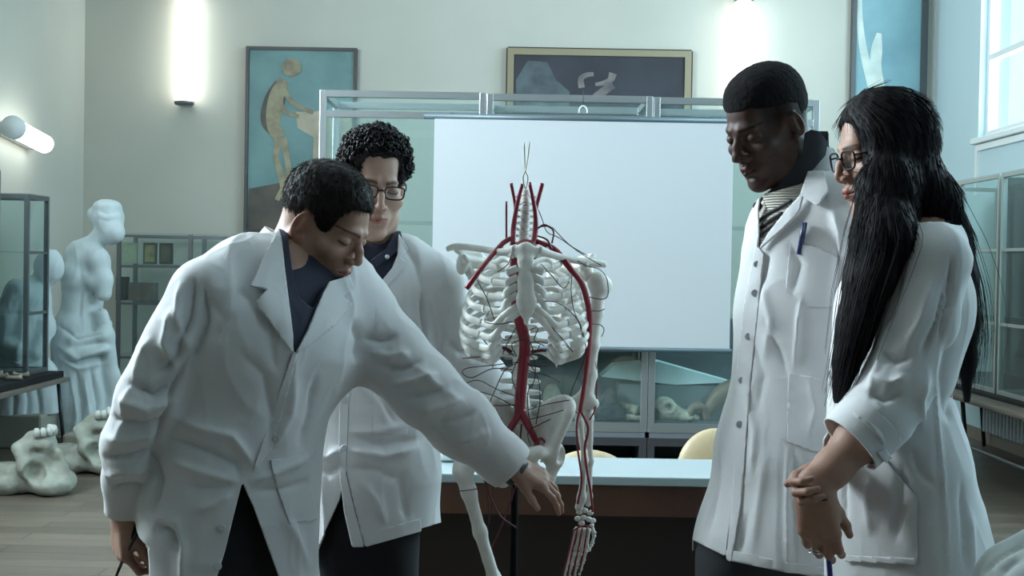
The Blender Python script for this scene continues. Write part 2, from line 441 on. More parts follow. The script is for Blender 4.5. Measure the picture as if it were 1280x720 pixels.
# lamp on the left wall
a=P(13,160,9.95); b_=P(50,180,10.6); a[0]=b_[0]=RX0+.14
r=empty('wall_lamp',(RX0,(a[1]+b_[1])/2,a[2]),'short bright tube lamp fixed lengthwise on the left wall above the glass cabinets','lamp')
V,F=tube(spline([a,b_],8),.075,20); obj('tube',V,F,M['lampglow'],r)
e=nrm(b_-a); V,F=tube([a-e*.05,a+e*.01],.09,20); obj('end_cap',V,F,M['white_paint'],r)
MB().bar(a+[-.1,0,0],b_+[-.1,0,0],.06,.1).build('back_plate',M['white_paint'],r)

# ------------------------------------------------------------------ paintings
def paint_mat(name, base, base2, scale=2.5):
    return mat(name, base, .45, col2=base2, vscale=scale)
def poly_relief(name, pts, y, m, parent, depth=.004, toz=None):
    "flat painted shape on a canvas (an outline with a hair of thickness)"
    n=len(pts); V=[(p[0],y-depth,p[1]) for p in pts]+[(p[0],y,p[1]) for p in pts]
    F=[tuple(range(n)),tuple(range(2*n-1,n-1,-1))]+[(i,i+n,(i+1)%n+n,(i+1)%n) for i in range(n)]
    return obj(name,V,F,m,parent,smooth=False)
def rect_px(x0,y0,x1,y1,d):
    a=P(x0,y0,d); b=P(x1,y1,d); c=P(x0,y1,d); e=P(x1,y0,d)
    return min(a[0],c[0])*.5+max(a[0],c[0])*.5, max(b[0],e[0])*.5+min(b[0],e[0])*.5, (b[2]+c[2])/2, (a[2]+e[2])/2
def wpx(px,py,d=11.93): p=P(px,py,d); return (p[0],p[2])
def limb(pts, wd):
    "outline of a painted limb: centre line with half widths in pixels"
    p=spline(np.c_[np.array(pts,float),wd],5); t=np.gradient(p[:,:2],axis=0); t/=np.linalg.norm(t,axis=1)[:,None]; n=np.c_[-t[:,1],t[:,0]]
    A=p[:,:2]+n*p[:,2:]; B=p[:,:2]-n*p[:,2:]
    return [wpx(*q) for q in A]+[wpx(*q) for q in B[::-1]]
x0,x1,z0,z1=rect_px(307,60,445,291,11.95)
r=empty('painting',((x0+x1)/2,RY1,z0),'tall teal painting of an ochre bony figure, hung on the back wall','painting')
yb=RY1-.05
MB().box((x0+.02,yb,z0+.02),(x1-.02,RY1-.01,z1-.02)).build('canvas',paint_mat('teal_canvas',(.13,.26,.26),(.075,.17,.175),2.2),r)
f=MB()
for q in (((x0,yb-.02,z0),(x0+.03,RY1,z1)),((x1-.03,yb-.02,z0),(x1,RY1,z1)),((x0+.03,yb-.02,z0),(x1-.03,RY1,z0+.03)),((x0+.03,yb-.02,z1-.03),(x1-.03,RY1,z1))): f.box(*q)
f.build('frame',mat('dark_frame',(.035,.03,.028),.4),r)
oc=mat('ochre_paint',(.30,.27,.17),.5,col2=(.17,.14,.09),vscale=9); dk=mat('umber_paint',(.05,.045,.04),.5,col2=(.1,.085,.06),vscale=5)
st=mat('beige_paint',(.42,.38,.28),.5,col2=(.3,.26,.2),vscale=5)
k=[0]
def pr(name,pts,m): k[0]+=1; return poly_relief(name,pts,yb-.001*k[0],m,r,.0008)
pr('painted_ground',[wpx(311,236),wpx(352,228),wpx(440,232),wpx(440,287),wpx(309,287)],dk)
pr('painted_block',[wpx(370,140),wpx(441,138),wpx(441,172),wpx(396,174),wpx(372,160)],st)
pr('painted_block',[wpx(392,170),wpx(425,170),wpx(428,232),wpx(390,232)],st)
pr('painted_figure',limb([(352,104),(344,125),(338,150),(345,168)],[8,13,12,6]),dk)
pr('painted_figure',limb([(356,100),(347,118),(343,140),(342,158),(350,172)],[6,9,10,8,9]),oc)
pr('painted_figure',limb([(350,172),(345,195),(352,222),(356,252)],[5,3.5,4,3]),oc)
pr('painted_figure',limb([(354,172),(359,198),(360,222),(346,250)],[5,3.5,4,3]),oc)
pr('painted_figure',limb([(352,108),(368,130),(392,141)],[3.5,3,2.5]),oc)
pr('painted_figure',limb([(346,112),(356,138),(374,146)],[3,2.6,2.4]),oc)
pr('painted_head',limb([(357,78),(366,86),(371,94)],[7,12,6]),oc)
x0,x1,z0,z1=rect_px(634,63,863,145,11.95); z0-=.35
r=empty('painting',((x0+x1)/2,RY1,z0),'wide dark painting in a thin gold frame on the back wall above the projection screen','painting')
MB().box((x0+.05,yb,z0+.05),(x1-.05,RY1-.01,z1-.05)).build('canvas',paint_mat('dark_canvas',(.035,.037,.05),(.02,.02,.028),2),r)
f=MB()
for q in (((x0,yb-.02,z0),(x0+.06,RY1,z1)),((x1-.06,yb-.02,z0),(x1,RY1,z1)),((x0+.06,yb-.02,z0),(x1-.06,RY1,z0+.06)),((x0+.06,yb-.02,z1-.06),(x1-.06,RY1,z1))): f.box(*q)
f.build('frame',mat('gold_frame',(.30,.26,.17),.4,.3),r)
f=MB()
for q in (((x0-.012,yb-.012,z0),(x0,RY1,z1)),((x1,yb-.012,z0),(x1+.012,RY1,z1)),((x0,yb-.012,z1),(x1,RY1,z1+.012))): f.box(*q)
f.build('frame_edge',mat('dark_frame_edge',(.03,.025,.02),.5),r)
tl=mat('slate_paint',(.09,.12,.13),.5,col2=(.045,.055,.065),vscale=6); pl=mat('pale_paint',(.22,.20,.19),.5,col2=(.08,.07,.075),vscale=7)
k[0]=0
pr('painted_cloth',[wpx(645,100),wpx(660,76),wpx(684,78),wpx(695,100),wpx(712,115),wpx(712,140),wpx(645,140)],tl)
pr('painted_figure',limb([(727,110),(726,99),(733,94),(742,93)],[4,3.5,3,2.5]),pl)
pr('painted_figure',limb([(744,106),(755,104),(763,100),(766,92)],[2,3,4,5]),pl)
pr('painted_figure',limb([(766,106),(752,116),(742,124)],[5,5,5]),pl)
# right painting
x0,x1,z0,z1=rect_px(1063,-40,1157,175,11.95)
r=empty('painting',((x0+x1)/2,RY1,z0),'tall pale blue painting of raised white arms on the back wall behind the woman','painting')
MB().box((x0+.02,yb,z0+.02),(x1-.02,RY1-.01,z1-.02)).build('canvas',paint_mat('blue_canvas',(.22,.40,.44),(.13,.28,.33),1.8),r)
f=MB()
for q in (((x0,yb-.02,z0),(x0+.04,RY1,z1)),((x1-.06,yb-.02,z0),(x1,RY1,z1)),((x0+.04,yb-.02,z0),(x1-.06,RY1,z0+.04)),((x0+.04,yb-.02,z1-.04),(x1-.06,RY1,z1))): f.box(*q)
f.build('frame',mat('slate_frame',(.06,.07,.075),.4),r)
wp=mat('white_figure_paint',(.62,.68,.62),.5,col2=(.4,.5,.48),vscale=6); k[0]=0
pr('painted_figure',limb([(1072,-8),(1074,30),(1080,70),(1092,112),(1104,140)],[4,4,5,7,12]),wp)
pr('painted_figure',limb([(1098,42),(1095,62),(1094,85),(1098,112)],[3,7,7,8]),wp)
# ------------------------------------------------------------------ big glass vitrine behind the table
VD=7.0
def vx(px): return P(px,330,VD)[0]
def vz(px,py): return P(px,py,VD)[2]
XS=[vx(396),vx(604.5),vx(813),vx(1021)]; ZT=(vz(396,112)+vz(1020,124))/2; ZB=vz(800,541); YF=P(600,330,VD)[1]; YBK=YF+.55
for i in range(3):
    x0,x1=XS[i]+.002,XS[i+1]-.002; zt=ZT-.004*i
    lab=['glazed aluminium display case, left section, standing behind the man in glasses','glazed aluminium display case, middle section, behind the white screen','glazed aluminium display case, right section, behind the tall man in the turtleneck'][i]
    r=empty('display_case',((x0+x1)/2,YF+.27,0),lab,'display case','sections of the long display case')
    f=MB(); t=.036
    for x in (x0,x1-t):
        for y in (YF,YBK-t): f.box((x,y,ZB),(x+t,y+t,zt),.003)
    for y in (YF+.001,YBK-t):
        f.box((x0+t,y,zt-t),(x1-t,y+t,zt)); f.box((x0+t,y,ZB),(x1-t,y+t,ZB+.05))
    for x in (x0,x1-t):
        f.box((x+.002,YF+t,zt-t),(x+t-.002,YBK-t,zt)); f.box((x+.002,YF+t,ZB),(x+t-.002,YBK-t,ZB+.05))
    f.box((x0+t,YF+.003,zt-.145),(x1-t,YF+.03,zt-.11))
    f.build('frame',M['alu'],r)
    if i: MB().box((x0+t,YBK-.06,zt-.10),(x1-t,YBK-.04,zt-.045)).build('dark_strip',M['dark_metal'],r)  # plain dark strip across the back of the case, near the top
    MB().box((x0+t,YF+.012,ZB+.05),(x1-t,YF+.017,zt-t)).build('front_pane',M['glass_teal'],r)
    for x in (x0+.015,x1-.02): MB().box((x,YF+t,ZB+.05),(x+.005,YBK-t,zt-t)).build('side_pane',M['glass'],r)
    MB().box((x0+t,YBK-.02,ZB+.05),(x1-t,YBK-.015,zt-t)).build('back_pane',M['glass'],r)
    if i: MB().box((x0+t,YBK-.034,ZB+.05),(x1-t,YBK-.022,1.10)).build('back_board',mat('grey_back_board',(.13,.155,.165),.6),r)
    MB().box((x0+.01,YF+.004,ZB-.03),(x1-.01,YBK,ZB)).build('display_floor',mat('case_floor',(.14,.155,.17),.5),r)
    for zz in ((1.12,) if i==1 else (1.12,1.62)): MB().box((x0+t,YF+.04,zz),(x1-t,YBK-.04,zz+.008)).build('glass_shelf',M['glass'],r)
    # dark base with a lower shelf
    b=MB(); b.box((x0,YF,.0),(x0+.04,YBK,ZB-.03)).box((x1-.04,YF,.0),(x1,YBK,ZB-.03)).box((x0+.04,YBK-.02,0),(x1-.04,YBK,ZB-.03)).box((x0+.04,YF+.01,.06),(x1-.04,YBK-.02,.09)).box((x0+.04,YF,ZB-.075),(x1-.04,YF+.03,ZB-.03))
    b.build('base',mat('dark_base',(.035,.035,.04),.5),r)
    MB().box((x0+.04,YF+.01,.27),(x1-.04,YBK-.02,.285)).build('lower_shelf',M['steel'],r)
# projection screen hanging on the case front
SD=YF-.10
def spx(px,py): 
    p=P(px,py,6.88); return p[0],p[2]
x0,za=spx(543,152); x1,zb=spx(913,436); xt0,_=spx(530,146); xt1,zt=spx(920,150)
zt=spx(720,148)[1]; zb=spx(720,436)[1]
r=empty('projection_screen',((x0+x1)/2,SD,zb),'large white projection screen hanging behind the red-veined skeleton','screen')
MB().box((x0,SD,zb),(x1,SD+.004,zt)).build('screen_sheet',mat('screen_white',(.46,.49,.51),.75,bump=.02,bscale=5),r)
V,F=tube([(xt0,SD+.01,zt),(xt1,SD+.01,zt)],.017,14); obj('top_tube',V,F,mat('blue_grey_metal',(.10,.14,.16),.45,.3),r)
V,F=tube([(x0-.005,SD+.002,zb),(x1+.01,SD+.002,zb)],.013,12); obj('bottom_bar',V,F,mat('blue_grey_metal_bar',(.12,.16,.18),.45,.3),r)
hx,hz=spx(729,139)
V,F=tube([(hx+.022*math.cos(t),SD+.01,hz+.03*math.sin(t)) for t in np.linspace(-.3,PI+.3,14)],.004,6); obj('hanging_ring',V,F,M['white_paint'],r)
for xx in (xt0+.15,xt1-.15): MB().box((xx-.008,SD+.012,zt+.012),(xx+.008,YF+.002,zt+.02)).box((xx-.008,SD+.005,zt-.005),(xx+.008,SD+.014,zt+.02)).build('hanging_bracket',M['steel'],r)
V,F=tube([(hx,SD+.02,hz+.02),(hx,SD+.02,spx(729,112)[1])],.003,6); obj('hanging_wire',V,F,M['dark_metal'],r)

# ------------------------------------------------------------------ exhibits in the case
def vp(px,py,dy=.2): return P(px,py,VD+dy)
def sdfobj(name,lo,hi,vox,fn,m,parent=None,sm=1,label=None,cat=None,group=None,nz=0,nf=20,root=True,seed=2):
    s=Sdf(lo,hi,vox); fn(s); V,F=s.mesh()
    if sm: V=smooth(V,F,sm)
    if nz: V=V+normals(V,F)*(nz*vnoise(V*nf,seed)+nz*.5*vnoise(V*nf*2.2,seed+1))[:,None]
    o=obj(name,V,F,m,parent)
    if label: tag(o,label,cat,group)
    return o
ztop=ZB+.052
def box_of(pts,pad=.06):
    p=np.array([np.atleast_1d(q) for q in pts]); return p.min(0)-pad,p.max(0)+pad
# white open cardboard roof shape
def vpos(px,py,y): 
    p=P(px,py,y/math.cos(0)); return p
yA=YF+.30
def ray(px,py,Y):
    "point on the pixel ray at world Y"
    d=P(px,py,1.0)-CT; return CT+d*(Y-CT[1])/d[1]
pts=[(752,471),(768,457),(823,452),(915,478),(845,481)]
V=[]; 
for q in pts: V.append(ray(*q,YF+.12))
for q in pts: V.append(ray(*q,YF+.12)+[0,.22,0])
F=[(0,1,2,4),(2,3,4),(8,6,5)+(9,) if False else (9,7,6,5),(9,8,7)]+[(i,i+5,(i+1)%5+5,(i+1)%5) for i in range(5)]
o=obj('folded_card',V,F,mat('pale_card',(.72,.88,.90),.7),smooth=False); tag(o,'pale blue folded card like a low roof inside the display case above the horns','card')
# it rests on a plinth box
x0=ray(772,500,YF+.2)[0]; x1=ray(912,500,YF+.2)[0]
zc=ray(845,481,YF+.12)[2]
o=MB().box((x0,YF+.13,ztop),(x1,YF+.33,zc-.002),.004).build('plinth',mat('grey_plinth',(.17,.22,.23),.6)); tag(o,'grey plinth box inside the display case under the pale folded card','plinth')
def f(s):
    c=ray(763,515,YF+.09)
    s.ell((c[0],c[1],ztop+.055),(.075,.05,.06),.03).ell((c[0]-.005,c[1],ztop+.13),(.04,.035,.05),.03).ell((c[0]+.045,c[1],ztop+.04),(.05,.04,.04),.02).ell((c[0]-.06,c[1],ztop+.05),(.05,.04,.05),.02)
c=ray(763,515,YF+.09); sdfobj('animal_specimen',(c[0]-.2,c[1]-.07,ztop-.004),(c[0]+.2,c[1]+.08,ztop+.22),.006,f,mat('black_fur',(.02,.02,.022),.8),label='small dark seated animal specimen at the left end of the display case floor',cat='specimen',nz=.006,nf=60)
def jaw(s,c,sc=1):
    s.chain([((c[0]-.09*sc,c[1],ztop+.09*sc),.028*sc),((c[0]-.05*sc,c[1],ztop+.03*sc),.02*sc),((c[0]+.10*sc,c[1]-.02,ztop+.018*sc),.016*sc)],.02)
    s.chain([((c[0]-.07*sc,c[1]+.03,ztop+.10*sc),.03*sc),((c[0]+.02*sc,c[1]+.03,ztop+.07*sc),.035*sc)],.02)
c=ray(783,510,YF+.08)+[0.035,.01,0]; sdfobj('jaw_bone',(c[0]-.16,c[1]-.08,ztop-.004),(c[0]+.16,c[1]+.1,ztop+.17),.005,lambda s:jaw(s,c,.8),M['bone_old'],label='old jaw bone beside the dark specimen in the display case',cat='bone',nz=.004,nf=50)
def f(s):
    s.ell((c[0]-.04,c[1],ztop+.075),(.07,.05,.065),.03); s.chain([((c[0],c[1],ztop+.06),.045),((c[0]+.09,c[1],ztop+.035),.025),((c[0]+.15,c[1],ztop+.02),.016)],.03)
    s.ball((c[0]-.01,c[1]-.045,ztop+.085),.022,.01,True); s.ball((c[0]-.09,c[1]-.02,ztop+.05),.03,.01,True); s.cone((c[0]+.05,c[1]-.05,ztop+.045),(c[0]+.12,c[1]-.04,ztop+.03),.012,.008,.01,True)
c=ray(838,510,YF+.075); sdfobj('animal_skull',(c[0]-.16,c[1]-.07,ztop-.004),(c[0]+.2,c[1]+.08,ztop+.17),.005,f,M['bone_old'],label='long-snouted old animal skull in the middle of the display case floor',cat='skull',nz=.003,nf=60)
for j,(pp,rr,lab) in enumerate((([(866,535),(861,520),(868,509),(880,510),(884,534)],[.02,.026,.026,.024,.018],'smaller brown curved horn on the display case floor'),
                            ([(880,532),(886,512),(897,497),(914,486),(935,490),(950,505),(958,530)],[.022,.04,.05,.052,.05,.04,.022],'larger arched brown horn at the right of the display case floor'))):
    Y=YF+.07+.0*j; Q=[ray(a,b,Y+(.0 if j==0 else .02)) for a,b in pp]; Q[0][2]=Q[-1][2]=ztop+rr[0]*.7
    q=spline(np.c_[np.array(Q),rr],6); V,F=tube(q[:,:3],q[:,3],12); o=obj('horn',V,F,M['horn']); tag(o,lab,'horn')
    if j==0: o.location=(0,.0,0)
x=ray(757,500,YF+.38)[0]; r=empty('specimen_box',(x,YF+.38,ztop),'grey glass-sided box with a dark lid behind the dark seated specimen','box')
MB().box((x-.075,YF+.345,ztop),(x+.085,YF+.47,ztop+.235),.004).build('box_body',mat('milky_box',(.26,.31,.32),.4),r)
MB().box((x-.085,YF+.335,ztop+.236),(x+.095,YF+.48,ztop+.25),.003).build('lid',M['dark_metal'],r)
def f(s):
    s.chain([((x2-.12,YF+.2,ztop+.05),.04),((x2-.02,YF+.2,ztop+.035),.03),((x2+.09,YF+.2,ztop+.10),.028)],.03); s.ell((x2-.1,YF+.2,ztop+.12),(.05,.04,.07),.03)
x2=ray(712,500,YF+.2)[0]; sdfobj('animal_bone',(x2-.22,YF+.08,ztop-.002),(x2+.16,YF+.3,ztop+.24),.006,f,M['bone_old'],label='large tan bone in the display case behind the skeleton hip',cat='bone',nz=.004,nf=40)
x3=ray(690,470,YF+.35)[0]; o=MB().box((x3-.10,YF+.34,ztop),(x3+.07,YF+.46,ztop+.30),.005).build('storage_box',mat('dark_slate_box',(.05,.055,.065),.5)); tag(o,'tall dark box at the back of the display case behind the spine','box')
# bones on the lower shelf
for j,(px,ln,lab) in enumerate(((755,.16,'pale long bone at the left of the low shelf'),(782,.14,'pale short bone lying on the low shelf behind the table'))):
    c=ray(px,552,YF+.15); z=.285+.02
    V,F=tube([(c[0]-ln/2,c[1],z),(c[0]-ln/3,c[1],z),(c[0]+ln/3,c[1]+.02,z),(c[0]+ln/2,c[1]+.02,z)],[.018,.011,.011,.019],10); o=obj('long_bone',V,F,M['bone_old']); tag(o,lab,'bone')

# ------------------------------------------------------------------ demonstration table
TY0=P(640,600,3.88)[1]; zt=.762
TX0=P(404,600,3.88)[0]; TX1=P(1010,600,3.9)[0]
r=empty('demonstration_table',((TX0+TX1)/2,TY0+.25,0),'brown veneer table with a white top standing behind the skeleton','table')
MB().box((TX0,TY0,zt-.028),(TX1,TY0+.38,zt),.004).build('table_top',mat('white_laminate',(.36,.44,.455),.22,coat=.3),r)
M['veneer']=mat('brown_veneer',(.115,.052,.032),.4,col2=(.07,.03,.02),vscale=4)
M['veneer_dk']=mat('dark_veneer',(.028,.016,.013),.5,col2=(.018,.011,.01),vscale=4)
MB().box((TX0+.02,TY0+.02,zt-.125),(TX1-.02,TY0+.045,zt-.029)).build('apron',M['veneer'],r)
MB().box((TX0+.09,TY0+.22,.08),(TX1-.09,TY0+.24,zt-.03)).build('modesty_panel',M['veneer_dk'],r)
for x in (TX0+.01,TX1-.075):
    MB().box((x,TY0+.046,0),(x+.065,TY0+.35,zt-.029),.004).build('side_panel',M['veneer'],r)
o=MB().lathe([(0,0),(.045,0),(.062,.012),(.066,.036),(.058,.034),(.05,.012),(0,.01)],tuple(np.array([ray(560,570,TY0+.27)[0],TY0+.27,zt])),28).build('dish',mat('white_china',(.75,.80,.80),.3),smooth=True)
tag(o,'small white round dish on the white table top, left of the skeleton','dish')
# beech chairs behind
M['beech']=mat('beech_plywood',(.52,.42,.26),.45,var=.15,vscale=6)
def chair(px,wd,ytop,Y,lab):
    c=ray(px,ytop,Y); r=empty('beech_chair',(c[0],Y+.2,0),lab,'chair','beech chairs behind the table'); zt=c[2]
    s=Sdf((c[0]-.3,Y-.1,zt-.5),(c[0]+.3,Y+.14,zt+.05),.008)
    s.ell((c[0],Y+.03,zt-.17),(wd,.05,.17),.02); s.cone((c[0]-wd*.75,Y+.17,zt-.2),(c[0]+wd*.75,Y+.17,zt-.2),.13,.13,.02,True)
    V,F=s.mesh(); V=smooth(V,F,3); obj('backrest',V,F,M['beech'],r)
    MB().box((c[0]-.2,Y+.01-.36-.0,.43),(c[0]+.2,Y+.01,.455),.012).build('seat',M['beech'],r)
    for sx in (-1,1):
        V,F=tube([(c[0]+sx*.15,Y+.0,.0),(c[0]+sx*.15,Y+.01,.44),(c[0]+sx*.13,Y+.035,zt-.2)],.011,8); obj('leg',V,F,M['steel'],r)
        V,F=tube([(c[0]+sx*.17,Y-.34,0),(c[0]+sx*.15,Y-.33,.44)],.011,8); obj('leg',V,F,M['steel'],r)
chair(737,.20,563,5.2,'beech chair with rounded back, behind the table between skeleton and arm')
chair(897,.155,536,5.0,'beech chair with taller rounded back, behind the table beside the tall man')

# ------------------------------------------------------------------ cabinets along the left wall
def cabinet(name,x0,x1,y0,y1,zb,zt,lab,group,shelves,parts=True,m=None,posts=1):
    m=m or M['steel']; r=empty(name,((x0+x1)/2,(y0+y1)/2,zb),lab,'display case',group); t=.03; f=MB()
    ys=np.linspace(y0,y1-t,posts+1)
    for x in (x0,x1-t):
        for y in ys: f.box((x,y,zb),(x+t,y+t,zt))
        for z in (zb,zt-t): f.box((x+.001,y0+t,z),(x+t-.001,y1-t,z+t))
    for y in (y0,y1-t):
        for z in (zb,zt-t): f.box((x0+t,y+.001,z),(x1-t,y+t-.001,z+t))
    for z in shelves:
        for x in ((x0 if x0>0 else x1-t),): f.box((x+.003,y0+t,z-.008),(x+t-.003,y1-t,z+.012))
    f.build('frame',m,r)
    for x in (x0+.012,x1-.016): MB().box((x,y0+t,zb+t),(x+.004,y1-t,zt-t)).build('side_pane',M['glass'],r)
    for y in (y0+.012,y1-.016): MB().box((x0+t,y,zb+t),(x1-t,y+.004,zt-t)).build('end_pane',M['glass'],r)
    MB().box((x0+t,y0+t,zb+.005),(x1-t,y1-t,zb+.02)).build('floor_board',M['steel'],r)
    MB().box((x0+.004,y0+.004,zt-.001),(x1-.004,y1-.004,zt+.006)).build('top_pane',M['glass'],r)
    for z in shelves: MB().box((x0+t,y0+t,z),(x1-t,y1-t,z+.008)).build('glass_shelf',M['glass'],r)
    return r
zL=.58
cabinet('display_cabinet',-3.95,-3.33,6.9,8.32,zL,1.95,'glass display cabinet on the long table by the left wall, nearest the camera','cabinets by the left wall',(1.0,1.4))
cabinet('display_cabinet',-3.95,-3.30,8.72,9.12,zL,1.82,'narrow glass display cabinet by the left wall, next to the plaster statues','cabinets by the left wall',(1.0,1.42))
r=empty('display_table',(-3.6,8.1,0),'dark slim-legged table under the glass cabinets by the left wall','table')
MB().box((-4.0,6.7,zL-.075),(-3.16,9.18,zL-.045),.006).build('table_top',mat('table_board',(.16,.14,.12),.5),r)
MB().box((-3.98,6.72,zL-.045),(-3.2,9.16,zL-.001),.004).build('tray',M['black'],r)
for x,y in ((-3.22,6.78),(-3.22,9.1),(-3.92,6.78),(-3.92,9.1)):
    V,F=tube([(x,y,zL-.07),(x+(.05 if x>-3.5 else 0),y,0)],.014,8); obj('leg',V,F,M['dark_metal'],r)
rs=random.Random(4)
for j in range(5):
    y=8.35+.09*j if j<3 else 9.17+.03*(j-3); x=-3.24 if j<3 else -3.34-.1*(j-3)
    y=(8.40,8.50,8.60,8.66,8.46)[j]; x=(-3.27,-3.40,-3.30,-3.5,-3.55)[j]
    V,F=tube([(x-.05,y,zL+.022),(x-.02,y+.01,zL+.016),(x+.03,y+.01,zL+.016),(x+.055,y+.02,zL+.022)],[.021,.014,.014,.02],8)
    o=obj('bone_piece',V,F,M['bone_old']); tag(o,'pale bone piece on the table between the left glass cabinets, '+('nearest','second','middle','last','against the wall')[j],'bone','bone pieces on the left table')
# bust inside the near cabinet
def f(s):
    c=(-3.6,8.05,zL+.02); s.ell((c[0],c[1],c[2]+.03),(.12,.1,.035),.02).ell((c[0],c[1],c[2]+.13),(.13,.08,.1),.05).cone((c[0],c[1],c[2]+.18),(c[0],c[1],c[2]+.3),.045,.04,.04).ell((c[0],c[1],c[2]+.38),(.07,.085,.1),.02)
sdfobj('bust',(-3.8,7.9,zL+.0199),(-3.4,8.2,1.12),.008,f,M['plaster'],label='small plaster bust inside the near glass cabinet by the left wall',cat='bust')

# ------------------------------------------------------------------ shelf cabinet at the back wall
xa=ray(148,300,11.4)[0]; xb=ray(420,300,11.4)[0]; zt=ray(200,293,11.4)[2]
r=empty('shelf_cabinet',((xa+xb)/2,11.6,0),'long low glass-shelved cabinet against the back wall behind the leaning man','cabinet')
f=MB()
for x in np.linspace(xa,xb-.03,4):
    for y in (11.35,11.85): f.box((x,y,0),(x+.035,y+.03,zt))
for y in (11.351,11.851):
    for z in (zt-.03,1.31,.98,.5,.08): f.box((xa+.035,y,z),(xb-.03,y+.028,z+.022))
f.build('frame',M['steel'],r)
for z in (1.335,1.005,.525,.105): MB().box((xa+.02,11.38,z-.001),(xb-.01,11.85,z+.009)).build('shelf',M['glass'],r)
MB().box((xa+.035,11.36,.12),(xb-.03,11.364,zt-.03)).build('front_pane',M['glass'],r)
MB().box((xa,11.35,zt),(xb,11.88,zt+.01)).build('top',M['glass'],r)
def standing(name,px,w,h,z,m,lab,cat,y=11.5,d=.03,m2=None):
    x=ray(px,340,y)[0]; b=MB().box((x-w/2,y,z),(x+w/2,y+d,z+h),.004); o=b.build(name,m); tag(o,lab,cat)
    if m2: MB().box((x-w/2+.015,y-.004,z+.02),(x+w/2-.015,y,z+h-.02)).build('picture',m2,o)
zs=1.3445
standing('framed_plate',161,.13,.19,zs,mat('pale_green_plate',(.40,.45,.32),.5,col2=(.30,.36,.28),vscale=20),'pale green framed plate at the left end of the upper shelf','frame',m2=mat('plate_print',(.45,.46,.25),.5,col2=(.3,.38,.32),vscale=30))
standing('photo_frame',187,.12,.19,zs,mat('dark_frame_b',(.07,.06,.05),.5),'small brown picture in a dark frame, second on the upper shelf','frame',m2=mat('amber_print',(.34,.28,.12),.5,col2=(.10,.07,.04),vscale=9))
standing('photo_frame',207,.12,.19,zs,mat('dark_frame_c',(.05,.045,.04),.5),'dark picture frame third on the upper shelf, beside the coat sleeve','frame',m2=mat('brown_print',(.16,.12,.07),.5,col2=(.06,.05,.04),vscale=9))
standing('storage_box',151,.09,.21,1.0145,M['black'],'black upright box at the left end of the middle shelf','box',d=.12)
standing('wooden_box',176,.22,.16,1.0145,mat('brown_box',(.14,.10,.075),.5,col2=(.08,.06,.05),vscale=12),'brown low box on the middle shelf of the back cabinet','box',d=.18)

# ------------------------------------------------------------------ right wall: cabinets, table, radiator
zR=.58
M['alu_warm']=mat('pale_metal',(.42,.46,.44),.4,.5)
cabinet('display_cabinet',3.28,3.86,7.3,8.62,zR,2.07,'tall glass display cabinet by the right wall, nearest the camera','cabinets by the right wall',(1.05,1.55),m=M['alu_warm'],posts=2)
cabinet('display_cabinet',3.28,3.86,8.66,10.2,zR,2.07,'tall glass display cabinet by the right wall, behind the long-haired woman','cabinets by the right wall',(1.05,1.55),m=M['alu_warm'],posts=2)
r=empty('display_table',(3.5,8.7,0),'brown-edged table on black legs under the right glass cabinets','table')
s=MB().box((3.05,6.9,zR-.06),(3.89,10.5,zR-.02),.015); s.build('table_top',mat('worn_table_edge',(.17,.13,.10),.5,col2=(.1,.08,.07),vscale=5),r)
MB().box((3.2,7.2,zR-.02),(3.88,10.4,zR-.001)).build('plinth_board',M['black'],r)
for x,y in ((3.15,7.05),(3.15,8.9),(3.15,10.35),(3.8,7.05),(3.8,10.35)):
    V,F=tube([(x,y,zR-.06),(x+.03,y-.05,0)],.016,8); obj('leg',V,F,M['black'],r)
V,F=tube([(3.16,7.02,.2),(3.16,10.33,.2)],.014,8); obj('stretcher',V,F,M['steel'],r)
for j,(y,x,lab,c) in enumerate(((7.9,3.5,'yellow-green specimen jar low in the near right cabinet',(.30,.32,.12)),(8.35,3.55,'pale specimen jar low in the right cabinet',(.45,.48,.35)))):
    rr=empty('specimen_jar',(x,y,zR+.02),lab,'jar')
    MB().lathe([(0,.0),(.07,0),(.075,.01),(.075,.2),(.05,.215),(0,.215)],(x,y,zR+.0205),20).build('body',mat('jar_%d'%j,c,.15),rr,smooth=True)
    MB().lathe([(0,.215),(.055,.215),(.055,.24),(0,.24)],(x,y,zR+.0205),20).build('lid',M['black'],rr)
def f(s):
    s.ell((3.5,7.75,1.17),(.1,.2,.09),.03).ell((3.48,7.6,1.2),(.08,.09,.1),.03).ball((3.42,7.58,1.22),.03,.01,True)
sdfobj('animal_skull',(3.35,7.45,1.0599),(3.65,8.0,1.34),.008,f,M['bone_old'],label='brownish skull on the middle shelf of the near right cabinet',cat='skull',nz=.006,nf=30)
o=MB().box((3.45,9.1,1.5585),(3.7,9.12,1.93)).box((3.45,9.1,1.5585),(3.7,9.2,1.57)).build('dark_panel',mat('dark_slate_board',(.10,.12,.15),.5)); tag(o,'dark slate board standing on the top shelf of the far right cabinet','board')
r=empty('radiator',(3.85,9.2,.12),'ribbed grey radiator on the right wall below the cabinet table','radiator')
for j in range(30):
    MB().box((3.80,8.2+.07*j,.12),(3.89,8.25+.07*j,.46),.012).build('rib',mat('radiator_paint',(.36,.40,.42),.5) if j==0 else bpy.data.materials['radiator_paint'],r)
V,F=tube([(3.85,8.1,.15),(3.85,10.4,.15)],.02,8); obj('pipe',V,F,bpy.data.materials['radiator_paint'],r)

